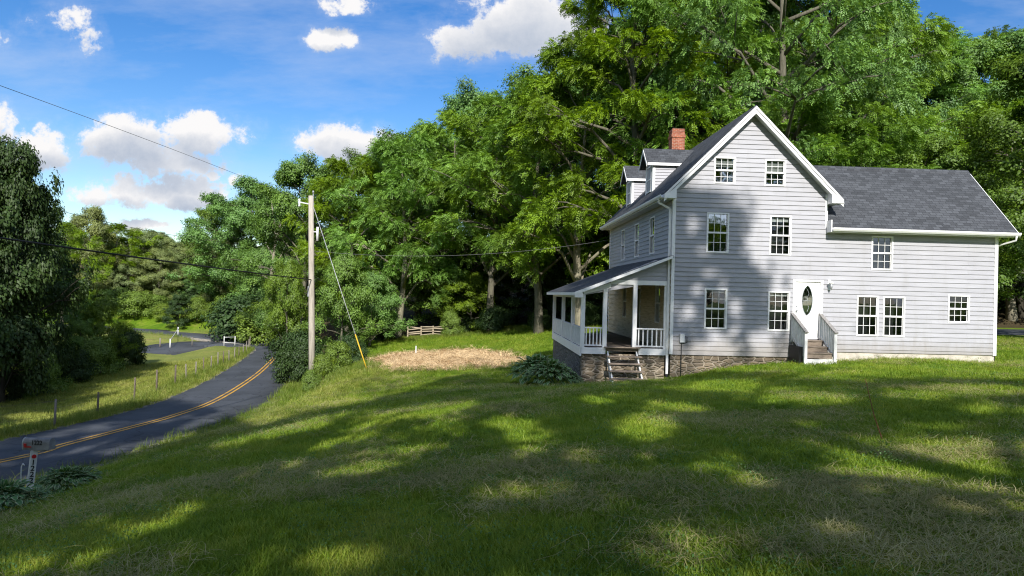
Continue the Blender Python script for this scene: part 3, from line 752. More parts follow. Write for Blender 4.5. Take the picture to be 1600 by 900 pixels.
pdf.box(-.061, .06, PDOOR[0] + .1, PDOOR[1] - .1, PDOOR[3] - .1, PDOOR[3]); pdf.build('door_frame', M['white_worn'], pdo)
# porch steps: open treads on stringers
gst = -3.12
stp = MB(); NST = 5; rise = (FZ - .02 - gst) / NST
for i in range(NST):
    z = FZ - .03 - rise * i; w = PW0 - .06 - .25 * i
    if i == 0: stp.box(-2.42, -1.08, PW0 - .14, PW0 + .12, FZ + .021, FZ + .06)
    else: stp.box(-2.36, -1.10, w - .16, w + .13, z - .02, z + .025)
steps = stp.build('porch_steps', M['wood_step'], porch, bevel=.006)
for x in (-2.28, -1.22):
    stg = MB()
    stg.prism([(PW0 - .03, FZ - .1), (PW0 - .03, FZ - .42), (PW0 - .95, gst - .1), (PW0 - 1.18, gst - .1), (PW0 - 1.18, gst + .14)], 'x', x - .025, x + .025)
    for i in range(1, NST): stg.box(x - .03, x + .03, PW0 - .06 - .25 * i - .05, PW0 - .06 - .25 * i + .09, FZ - .03 - rise * i - .14, FZ - .03 - rise * i - .022)
    stg.build('stringer', M['white_worn'], steps)

# ---- front door stoop and steps with two railings
stoop = empty('stoop'); stoop.parent = house
sb = MB(); s0, s1 = 4.56, 5.50
for i in range(3):
    z = -1.42 - i * .20; w = -.02 - .34 * i
    sb.box(s0 - .02, s1 + .02, w - .37, w, z - .04, z); sb.box(s0 - .02, s1 + .02, w - .34, w - .31, z - .2, z - .042)
stt = sb.build('stoop_steps', M['wood_step'], stoop, bevel=.005)
sk = MB(); sk.box(s0 - .06, s1 + .06, -1.16, -1.10, -2.4, -2.04); sk.build('bottom_board', M['white_worn'], stoop)
for x in (4.50, 5.56):
    rl = MB(); pa, pb = (x, -.04), (x, -1.14)
    rl.box(x - .045, x + .045, -.09, -.003, -1.5, -.50); rl.box(x - .05, x + .05, -1.19, -1.09, -2.5, -1.05)
    rl.bar((x, -.06, -1.32), (x, -1.10, -1.95), .04, .09)
    for i in range(7):
        t = (i + 1) / 8; y = -.06 - 1.04 * t; zt = -.52 - .60 * t; rl.box(x - .02, x + .02, y - .02, y + .02, -1.32 - .63 * t, zt)
    ro = rl.build('stoop_railing', M['white_worn'], stoop)
    MB().bar((x, .0, -.455), (x, -1.24, -1.10), .13, .045).build('handrail', M['wood_rail'], ro)
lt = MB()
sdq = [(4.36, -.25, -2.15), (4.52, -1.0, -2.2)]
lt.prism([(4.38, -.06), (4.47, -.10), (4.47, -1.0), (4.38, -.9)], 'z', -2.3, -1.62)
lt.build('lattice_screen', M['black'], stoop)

# ------------------------------------------------------------------ utility pole, guy, cables
PX, PY = -11.28, 41.36
pz = H(PX, PY)
ptop = float(at(486, 306, PY)[2]); ptx = float(at(486, 306, PY)[0]) - PX
pole = empty('utility_pole', (PX, PY, pz))
tag(pole, 'tall weathered wooden utility pole with a yellow guarded guy wire', 'utility pole')
hh = ptop - pz
MB().tube([(0, 0, -.4), (ptx * .3, 0, hh * .3), (ptx * .65, 0, hh * .65), (ptx, 0, hh)], [.185, .175, .16, .145], 14).build('pole_shaft', M['pole'], pole)
am = MB(); az = hh - .42; am.bar((ptx - .10, 0, az - .05), (ptx - .62, 0, az + .04), .05, .06); am.build('bracket_arm', M['porcelain'], pole)
ins = MB(); ix = ptx - .66
ins.tube([(ix, 0, az - .22), (ix, 0, az - .18), (ix, 0, az - .1), (ix, 0, az + .05), (ix, 0, az + .12), (ix, 0, az + .2), (ix, 0, az + .24)], [.03, .085, .05, .085, .05, .08, .03], 10); ins.build('insulator', M['porcelain'], pole)
tp = MB(); tp.tube([(ptx + .12, 0, hh - .2), (ptx + .12, 0, hh + .18)], .022, 8); tp.tube([(ptx + .12, 0, hh + .16), (ptx + .12, 0, hh + .2), (ptx + .12, 0, hh + .3)], [.03, .07, .04], 8); tp.build('pin_insulator', M['metal'], pole)
fu = MB(); fz = float(at(495, 365, PY)[2]) - pz; fu.tube([(ptx * .7 + .32, 0, fz - .42), (ptx * .7 + .32, 0, fz + .38)], .07, 10); fu.bar((ptx * .7, 0, fz + .1), (ptx * .7 + .3, 0, fz + .1), .05, .05); fu.build('fuse_tube', M['porcelain'], pole)
bxz = float(at(480, 455, PY)[2]) - pz; bb = MB(); bb.box(-.38, -.19, -.12, .12, bxz - .32, bxz + .28); bb.build('junction_box', M['metal'], pole, bevel=.02)
gp = at(574, 579, 39.6); gz_ = H(gp[0], gp[1]); g_end = Vector((gp[0] - PX, gp[1] - PY, gz_ - pz - .05)); g_top = Vector((ptx + .15, 0, hh - .62))
gw = MB().tube([g_top, g_end], .018, 6).build('guy_wire', M['steel'], pole)
MB().tube([g_top.lerp(g_end, .785), g_end], .034, 8).build('guy_guard', M['yellow'], gw)
def cable(name, a, b, sag, r, mat, label, grp='overhead lines'):
    a, b = Vector(a), Vector(b); pts = []
    for i in range(25):
        t = i / 24; p = a.lerp(b, t); p.z -= sag * 4 * t * (1 - t); pts.append(p)
    tag(MB().tube(pts, r, 6).build(name, mat), label, 'overhead line', grp)
tipw = (PX + ix, PY, pz + az + .15)
e1_ = at(-60, 112, 16.0)
cable('power_line', tipw, tuple(e1_), -.1, .007, M['steel_dark'], 'thin power line rising from the pole arm across the sky to the upper left')
cable('telephone_cable', tuple(at(486, 437, PY - .2)), tuple(at(-60, 363, 18.0)), .05, .030, M['cable'], 'thick black telephone cable crossing the dark trees at left')
cable('service_drop', tuple(at(488, 392, PY)), tuple(Vector((*loc2w(-.05, 12.7), 3.05))), .55, .007, M['steel_dark'], 'service wire sagging from the pole to the rear eave of the house')
cable('distant_line', tuple(at(60, 320, 95)), tuple(at(330, 376, 120)), .5, .03, M['cable'], 'distant thin line above the far valley trees')

# ------------------------------------------------------------------ mailbox
mbx = at(42, 785, 15.1); mx, my = float(mbx[0]), float(mbx[1]); mz = H(mx, my)
mail = empty('mailbox', (mx, my, mz), 0)
tag(mail, 'old grey mailbox on a leaning white post numbered 1222 among hostas', 'mailbox')
MROT = Matrix.Rotation(R_(38), 4, 'Z')
top = Vector((.125, 0, float(at(50, 703, 15.1)[2]) - mz))
pp = MB(); w_ = .062
q = []
for c in (Vector((0, 0, -.3)), top):
    for i, j in ((-1, -1), (1, -1), (1, 1), (-1, 1)): q.append(c + (MROT @ Vector((i * w_, j * w_, 0))))
pp.hexa(q); mpost = pp.build('mailbox_post', M['white_worn'], mail, bevel=.006)
fnt = {}
def text_mesh(name, body, size, mat, parent, mtx, ext=.002):
    cu_ = bpy.data.curves.new(name, 'FONT'); cu_.body = body; cu_.size = size; cu_.align_x = 'CENTER'; cu_.align_y = 'CENTER'; cu_.extrude = ext; cu_.offset = size * .022
    to = bpy.data.objects.new(name, cu_); COL.objects.link(to)
    dg = bpy.context.evaluated_depsgraph_get(); me = bpy.data.meshes.new_from_object(to.evaluated_get(dg))
    COL.objects.unlink(to); bpy.data.objects.remove(to)
    me.materials.append(mat) if not me.materials else None
    me.materials.clear(); me.materials.append(mat)
    o = bpy.data.objects.new(name, me); COL.objects.link(o); o.parent = parent; o.matrix_local = mtx; return o
# front face of the post (normal = rotated -Y)
nrm = (MROT @ Vector((0, -1, 0))).normalized(); sid = (MROT @ Vector((1, 0, 0))).normalized()
ax = (top - Vector((0, 0, -.3))).normalized(); Lp = top.length
def face_mtx(t, off=0.0, dist=w_ + .004):
    zax = sid.cross(ax).normalized(); yax = ax; xax = yax.cross(zax).normalized()
    c = top - ax * ((1 - t) * Lp) + nrm * (dist + .002) + sid * off
    return Matrix(((xax.x, yax.x, zax.x, c.x), (xax.y, yax.y, zax.y, c.y), (xax.z, yax.z, zax.z, c.z), (0, 0, 0, 1)))
for i, chx in enumerate('1222'):
    text_mesh('number', chx, .15, M['black'], mpost, face_mtx(.765 - i * .118))
rf = MB(); c = face_mtx(.885) @ Vector((0, 0, 0)); rf.tube([c - nrm * .008, c + nrm * .012], .042, 14); rf.build('red_reflector', M['red'], mpost)
# box: long axis roughly along the picture plane, door end to the left
BX = MB(); L2 = .31; bw = .085; bh = .14
prof = [(-bw, 0), (bw, 0), (bw, bh)] + [(bw * math.cos(a), bh + .10 * math.sin(a)) for a in np.linspace(.25, math.pi - .25, 7)] + [(-bw, bh)]
BX.prism(prof, 'x', -L2, L2)
M['dull_metal'] = plain('dull_mailbox_metal', (.20, .20, .205), .6, .25, 6, metal=.2)
mbody = BX.build('mailbox_body', M['dull_metal'], mail, bevel=.004)
mbody.location = top + Vector((.10, 0, .02)); mbody.rotation_euler = (0, R_(-2), R_(-9))
dr = MB(); dr.prism([(p * 1.05, z * 1.02) for p, z in prof], 'x', -L2 - .018, -L2 + .012); dr.build('mailbox_door', M['metal'], mbody)
fl = MB(); fl.box(-L2 + .04, -L2 + .20, -bw - .016, -bw - .004, .05, .075); fl.box(-L2 + .03, -L2 + .09, -bw - .016, -bw - .004, .075, .13); fl.build('signal_flag', M['red'], mbody)
mt_ = Matrix.Translation((.02, -bw - .003, .145)) @ Matrix.Rotation(R_(90), 4, 'X')
text_mesh('number', '1222', .13, M['black'], mbody, mt_)
plt = MB(); plt.box(-.16, .16, -.07, .07, -.03, -.003); plt.build('mounting_board', M['wood_rail'], mbody)
sk_ = MB(); sk_.tube([(-.12, -.05, -.1), (-.10, -.05, .72), (-.07, -.05, .78), (-.04, -.05, .74)], .014, 6)
so_ = sk_.build('plant_stake', M['porcelain']); so_.location = (mx, my, mz); tag(so_, 'thin white hooked stake beside the mailbox post', 'stake')

# ------------------------------------------------------------------ pasture fence
fp_px = [(20, 684), (85, 666.5), (152, 649), (209.5, 627.5), (244.7, 612), (273.6, 602), (291, 593), (305.7, 588.6), (318, 582), (329.7, 577.5), (340.6, 573), (349, 570), (358, 566.5), (366, 562.5), (373, 558.5), (380, 555), (385, 550), (388.6, 546), (390, 542)]
fence = empty('pasture_fence'); tag(fence, 'wire fence of weathered posts along the pasture side of the road', 'fence')
tops = []
f0 = None
for i, (px, py) in enumerate(fp_px):
    z = -5.75 - .7 * min(1, i / 12); z -= .1
    for _ in range(3):
        p = gz(px, py, z); z = H(p[0], p[1])
    p = gz(px, py, z)
    hgt = 1.02 + .14 * rng.random() + (.1 if i in (3, 4, 5) else 0)
    a = Vector((p[0], p[1], p[2] - .3)); b = Vector((p[0] + rng.normal(0, .03), p[1] + rng.normal(0, .03), p[2] + hgt))
    if i == 0: a += Vector((-.7, 0, 0)); b += Vector((-.7, 0, 0))
    r = .045 if i not in (4, 5) else .055
    ob = MB().tube([a, a.lerp(b, .5), b], [r * 1.1, r, r * .92], 8).build('fence_post', M['post'] if i in (2, 3, 4, 5, 8, 11, 14) else M['post_pale'], fence)
    tops.append((a, b))
for hf in (.55, .75, .95):
    wp = [tuple(a.lerp(b, hf) + Vector((0, -.05, 0))) for a, b in tops]
    MB().tube(wp, .0035, 4, True, False).build('fence_wire', M['post'], fence)
# white guard posts and rails by the far bend
def gpost(px, py, h, Y=None, z0=-6.4):
    z = z0
    for _ in range(3):
        p = gz(px, py, z); z = H(p[0], p[1])
    return Vector((p[0], p[1], z)), h
gr = empty('guard_fence'); tag(gr, 'white post and rail guard fence at the far road bend', 'fence')
prev = None
for px, py in ((266, 533), (278, 529)):
    p, h = gpost(px, py, 1.0)
    MB().tube([p - Vector((0, 0, .2)), p + Vector((0, 0, 1.0))], .07, 8).build('guard_post', M['white_worn'], gr)
    if prev: MB().bar(prev + Vector((0, 0, .8)), p + Vector((0, 0, .8)), .04, .09).build('guard_rail', M['white_worn'], gr)
    prev = p
gr2 = empty('pasture_gate'); tag(gr2, 'pale tube frame gate at the corner of the pasture', 'gate')
prev = None
for px, py in ((350, 540.5), (367, 540)):
    p, h = gpost(px, py, 1.0)
    MB().tube([p - Vector((0, 0, .2)), p + Vector((0, 0, 1.05))], .05, 8).build('gate_post', M['white_worn'], gr2)
    if prev:
        for q_ in (.35, .95): MB().tube([prev + Vector((0, 0, q_)), p + Vector((0, 0, q_))], .03, 6).build('gate_rail', M['porcelain'], gr2)
    prev = p
gr3 = empty('old_fence'); tag(gr3, 'low weathered post and wire fence crossing the meadow before the far road', 'fence')
prev = None
for px, py in ((198, 545), (218, 545), (250, 543.5), (300, 541)):
    p, h = gpost(px, py, .8, z0=-7)
    MB().tube([p - Vector((0, 0, .2)), p + Vector((0, 0, 1.0))], .08 if px in (218, 250) else .05, 8).build('fence_post', M['post_pale'], gr3)
    if prev:
        for q_ in (.5, .9): MB().tube([prev + Vector((0, 0, q_)), p + Vector((0, 0, q_))], .012, 5).build('fence_wire', M['post'], gr3)
    prev = p
# split rail fence at the wood edge
sr = empty('split_rail_fence'); tag(sr, 'low pale split rail fence at the wood edge beside the big walnut', 'fence')
A, B = at(637, 526, 66.5), at(697, 520, 66.5)
zA, zB = H(A[0], A[1]), H(B[0], B[1])
pa, pb = Vector((A[0], A[1], zA)), Vector((B[0], B[1], zB))
for t in (0, .35, .66, 1):
    p = pa.lerp(pb, t); MB().bar(p - Vector((0, 0, .3)), p + Vector((0, 0, .98)), .13, .13, (0, 1, 0)).build('fence_post', M['rail_pale'], sr, bevel=.02)
for t0, t1 in ((0, .35), (.35, .66), (.66, 1)):
    for zz in (.22, .45, .68, .88):
        p, q = pa.lerp(pb, t0 - .01), pa.lerp(pb, t1 + .01)
        MB().tube([p + Vector((0, -.05, zz + rng.normal(0, .05))), q + Vector((0, -.05, zz + rng.normal(0, .05)))], .055, 6).build('fence_rail', M['rail_pale'], sr)
stk = at(650, 547, 50); zs = H(stk[0], stk[1])
tag(MB().bar((stk[0], stk[1], zs - .2), (stk[0], stk[1], zs + .62), .07, .07, (0, 1, 0)).build('marker_stake', M['porcelain']), 'short pale stake standing at the back of the straw patch', 'stake')
# bare reddish sapling stems on the lawn
def stem(name, pts, Y0, lab):
    P = []
    for px, py, Y in pts: P.append(tuple(at(px, py, Y)))
    b = P[-1]; P[-1] = (b[0], b[1], H(b[0], b[1]) - .03)
    tag(MB().tube(P, np.linspace(.004, .011, len(P)), 6).build(name, M['twig']), lab, 'twig')
stem('bare_sapling', [(1352, 592, 9.75), (1366, 650, 9.75), (1383, 700, 9.72), (1405, 772, 9.7)], 9.7, 'tall thin leaning bare red stem on the right of the lawn')
stem('bare_twig', [(1336, 628, 13.2), (1341, 652, 13.2), (1358, 698, 13.2)], 13, 'short bare red twig behind the taller red stem')

# ------------------------------------------------------------------ foliage generators
def unit(a): return a / (np.linalg.norm(a, axis=-1, keepdims=True) + 1e-9)
def leaf_quads(C, Nrm, T, L, W, fold=.12):
    """diamond leaves"""
    T = unit(T - Nrm * np.sum(T * Nrm, 1, keepdims=True)); B = np.cross(Nrm, T)
    L = L[:, None]; W = W[:, None]
    a = C - T * L * .5; b = C + B * W * .5 + Nrm * W * fold + T * L * .05; c = C + T * L * .5 - Nrm * L * .1; d = C - B * W * .5 + Nrm * W * fold + T * L * .05
    V = np.stack([a, b, c, d], 1).reshape(-1, 3)
    F = np.arange(len(V)).reshape(-1, 4)
    return V, F
def clump_leaves(r, centers, rad, fronds, leaflets, L, W, style, axis_c):
    """leaves for clump centres; style 'compound' fronds or 'simple'"""
    Cs, Ns, Ts, Ls, Ws, tint = [], [], [], [], [], []
    for ci, (c, cr) in enumerate(zip(centers, rad)):
        ctint = np.clip(.5 + r.normal(0, .16), 0, 1)
        n = max(3, int(fronds * (cr / np.mean(rad)) ** 1.6))
        d = unit(r.normal(0, 1, (n, 3)) * np.array([1, 1, .75]) + np.array([0, 0, .30]))
        rr = cr * (r.random(n) ** .45)[:, None]
        p = c + d * rr * np.array([1, 1, .82])
        outw = unit(np.r_[c[:2] - axis_c[:2], 0.3][None] + d * .9)
        if style == 'compound':
            fa = unit(outw * .8 + d * .6 + r.normal(0, .35, (n, 3)) + np.array([0, 0, -.35]))
            fn = unit(np.array([0, 0, .55]) + .75 * d + .35 * outw + r.normal(0, .22, (n, 3)))
            fn = unit(fn - fa * np.sum(fn * fa, 1, keepdims=True)); fb = np.cross(fn, fa)
            FL = L * leaflets * .30 * (.8 + .4 * r.random(n))
            for k in range(leaflets):
                t = (k // 2 + .6) / (leaflets / 2); sg = 1 if k % 2 else -1
                ctr = p + fa * (FL * (t - .4))[:, None] + fb * (sg * L * .36) + np.array([0, 0, -1.0]) * (FL * t * t * .22)[:, None]
                tdir = unit(fb * sg * .85 + fa * .6 + np.array([0, 0, -.25]))
                Cs.append(ctr); Ns.append(unit(fn + r.normal(0, .18, (n, 3)))); Ts.append(tdir)
                Ls.append(L * (.8 + .4 * r.random(n))); Ws.append(W * (.8 + .4 * r.random(n)))
                tint.append(np.clip(ctint + r.normal(0, .10, n), 0, 1))
        else:
            for k in range(leaflets):
                ctr = p + r.normal(0, 1, (n, 3)) * L * .8
                Cs.append(ctr); Ns.append(unit(np.array([0, 0, .5]) + .7 * d + .4 * outw + r.normal(0, .34, (n, 3)))); Ts.append(unit(outw + r.normal(0, .5, (n, 3)) + np.array([0, 0, -.5])))
                Ls.append(L * (.7 + .6 * r.random(n))); Ws.append(W * (.7 + .6 * r.random(n)))
                tint.append(np.clip(ctint + r.normal(0, .12, n), 0, 1))
    C, N, T, Lq, Wq, tn = map(np.concatenate, (Cs, Ns, Ts, Ls, Ws, tint))
    V, F = leaf_quads(C, N, T, Lq, Wq)
    return V, F, np.repeat(tn, 4)

def make_tree(seed, H_, Rr, cb, nlimb, mat_l, mat_b, fronds, leaflets, L, W, style, cr=1.15, r0=None, lean=0.0, open_=0.0, extra=26, shape=1.0, fork=False, subs=(3, 6), lobs=.17):
    r = np.random.default_rng(seed)
    tr = MB(); r0 = r0 or H_ * .017
    tx = lambda z: np.array([lean * (max(z, 0) / H_) ** 1.3 * H_ * .3 + .25 * math.sin(z * .35 + seed), .22 * math.sin(z * .28 + seed * 2), z])
    zz = np.linspace(-.6, H_ * .9, 11); tpts = np.array([tx(z) for z in zz]); tx = lambda z: np.array([np.interp(z, zz, tpts[:, 0]), np.interp(z, zz, tpts[:, 1]), z])
    flare = [1.5, 1.05] + [1 - .85 * i / 9 for i in range(1, 10)]
    tr.tube([tx(z) for z in zz], [max(.02, r0 * f) for f in flare], 9)
    cents, rads = [], []
    az0 = r.random() * 6.28
    lob = r.normal(0, lobs, 8)
    def env(z):     # crown radius at height
        t = (z / H_ - cb) / (1 - cb); t = min(max(t, 0), 1)
        return Rr * (math.sin(math.pi * (.12 + .84 * t ** (.8 * shape))) ** .75)
    for i in range(nlimb):
        f = (i + r.random() * .7) / nlimb
        zb = H_ * (cb * .75 + (.88 - cb * .75) * f)
        az = az0 + i * 2.39996 + r.normal(0, .25)
        ztip = min(H_ * .97, zb + H_ * (.06 + .13 * r.random()) * (1.1 - .3 * f))
        ln = env(ztip) * (1 + lob[int((az % 6.283) / 6.284 * 8)]) * (.82 + .3 * r.random())
        dirv = np.array([math.cos(az), math.sin(az), 0])
        p0 = tx(zb); p3 = tx(zb) + dirv * ln + np.array([0, 0, ztip - zb])
        mid1 = p0 + dirv * ln * .33 + np.array([0, 0, (ztip - zb) * .55]) + r.normal(0, .15, 3)
        mid2 = p0 + dirv * ln * .68 + np.array([0, 0, (ztip - zb) * .92]) + r.normal(0, .2, 3)
        rl = r0 * (.42 - .25 * f)
        tr.tube([p0, mid1, mid2, p3], [rl, rl * .75, rl * .5, .02], 6)
        cents.append(p3 + r.normal(0, .2, 3)); rads.append(cr * (.8 + .5 * r.random()))
        for k in range(r.integers(*subs)):
            t = .35 + .62 * r.random(); q_ = t * 3; j_ = min(2, int(q_)); LP = (p0, mid1, mid2, p3); b0 = LP[j_] * (1 - (q_ - j_)) + LP[j_ + 1] * (q_ - j_)
            a2 = az + r.choice([-1, 1]) * (.5 + .8 * r.random()); l2 = ln * (.25 + .3 * r.random())
            b1 = b0 + np.array([math.cos(a2) * l2, math.sin(a2) * l2, l2 * (.1 + .5 * r.random()) - .25 * l2 * (f < .25)])
            tr.tube([b0, (b0 + b1) / 2 + np.array([0, 0, .15]), b1], [rl * .35, rl * .25, .015], 5)
            cents.append(b1); rads.append(cr * (.7 + .6 * r.random()))
    for k in range(extra):      # top and outer fill on the envelope
        z = H_ * (cb + (1 - cb) * (r.random() ** .6)); az = r.random() * 6.283
        e = env(z) * (1 + lob[int(az / 6.284 * 8)]) * (.55 + .5 * r.random() ** .5)
        cents.append(tx(min(z, H_ * .9)) * np.array([1, 1, 0]) + np.array([math.cos(az) * e, math.sin(az) * e, z * .99])); rads.append(cr * (.7 + .5 * r.random()))
    axis = tx(H_ * .5)
    V, F, tn = clump_leaves(r, cents, rads, fronds, leaflets, L, W, style, axis)
    me = np_mesh('crown', V, F, {'tint': tn}); me.materials.append(mat_l)
    tme = tr
    return tme, me, mat_b
PROTO = {}
def proto(key, name, *a, **k):
    tr, me, mb_ = make_tree(*a, **k)
    t = tr.build('trunk', mb_, None, fix=False); COL.objects.unlink(t)
    PROTO[key] = (name, t.data, me, a[1], a[2])
proto('w1', 'walnut_tree', 11, 20, 6.0, .24, 21, M['walnut'], M['bark'], 42, 10, .19, .088, 'compound', .84, subs=(5, 9), extra=46)
proto('w2', 'walnut_tree', 23, 21, 6.4, .20, 23, M['walnut'], M['bark'], 42, 10, .19, .088, 'compound', .86, subs=(5, 9), extra=46)
proto('w3', 'walnut_tree', 37, 18, 5.4, .16, 20, M['walnut'], M['bark_pale'], 42, 10, .185, .085, 'compound', .82, subs=(5, 9), extra=46)
proto('w4', 'walnut_tree', 29, 30, 7.2, .22, 34, M['walnut'], M['bark'], 46, 10, .20, .092, 'compound', .95, extra=80, subs=(5, 9))
proto('m1', 'maple_tree', 41, 19, 5.6, .06, 28, M['maple'], M['bark'], 84, 4, .17, .135, 'simple', .84, subs=(5, 9), extra=46)
proto('m2', 'maple_tree', 53, 17, 5.2, .04, 28, M['maple'], M['bark'], 84, 4, .17, .135, 'simple', .82, subs=(5, 9), extra=46)
proto('o1', 'oak_tree', 67, 26, 8.0, .26, 26, M['oak'], M['bark'], 56, 8, .20, .095, 'compound', 1.0, r0=.48, lean=.35, extra=50, subs=(4, 7))
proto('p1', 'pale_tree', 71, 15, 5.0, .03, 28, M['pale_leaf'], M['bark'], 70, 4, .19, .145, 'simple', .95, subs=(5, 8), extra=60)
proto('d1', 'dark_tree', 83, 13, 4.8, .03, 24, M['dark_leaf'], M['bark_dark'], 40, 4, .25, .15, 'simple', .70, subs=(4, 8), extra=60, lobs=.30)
proto('u1', 'young_tree', 91, 8, 3.4, .04, 18, M['oak'], M['bark'], 56, 4, .15, .11, 'simple', .62, subs=(4, 8), extra=50, lobs=.24)
proto('s1', 'shrub', 97, 2.6, 1.7, .02, 12, M['shrub'], M['bark'], 40, 4, .15, .09, 'simple', .55, r0=.04, extra=14)
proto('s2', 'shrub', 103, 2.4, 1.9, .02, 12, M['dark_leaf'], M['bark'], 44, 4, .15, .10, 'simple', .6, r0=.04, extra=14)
proto('sh', 'shade_tree', 113, 27, 7.5, .22, 20, M['oak'], M['bark'], 66, 4, .34, .24, 'simple', 1.25, r0=.36, extra=70, subs=(4, 7))
def place_tree(px, Y, top, key, label, grp, wid=1.0, cat='tree', X=None, rz=None, base=None, top_z=None):
    name, tmesh, cmesh, h0, r0 = PROTO[key]
    p = at(px, 450, Y) if X is None else (X, Y)
    x, y = float(p[0]), float(p[1]); z = H(x, y) if base is None else base
    tz = float(at(px, top, Y)[2]) if top_z is None else top_z
    s = (tz - z) / h0 / .99
    if s < .35: s = .35
    if name == 'shrub' and Y > 80 and s < .8: s = .7 + .5 * rng.random()
    root = empty(name, (x, y, z), rng.random() * 6.28 if rz is None else rz)
    sw = s * wid; root.scale = (sw, sw, s)
    tag(root, label, cat, grp)
    t = bpy.data.objects.new('trunk', tmesh); COL.objects.link(t); t.parent = root
    c = bpy.data.objects.new('crown', cmesh); COL.objects.link(c); c.parent = root
    return root
G1 = 'trees along the wood edge'; G2 = 'trees on the hill behind the house'; G3 = 'trees in the far valley'; G4 = 'dark trees at the left edge'; G5 = 'shrubs'
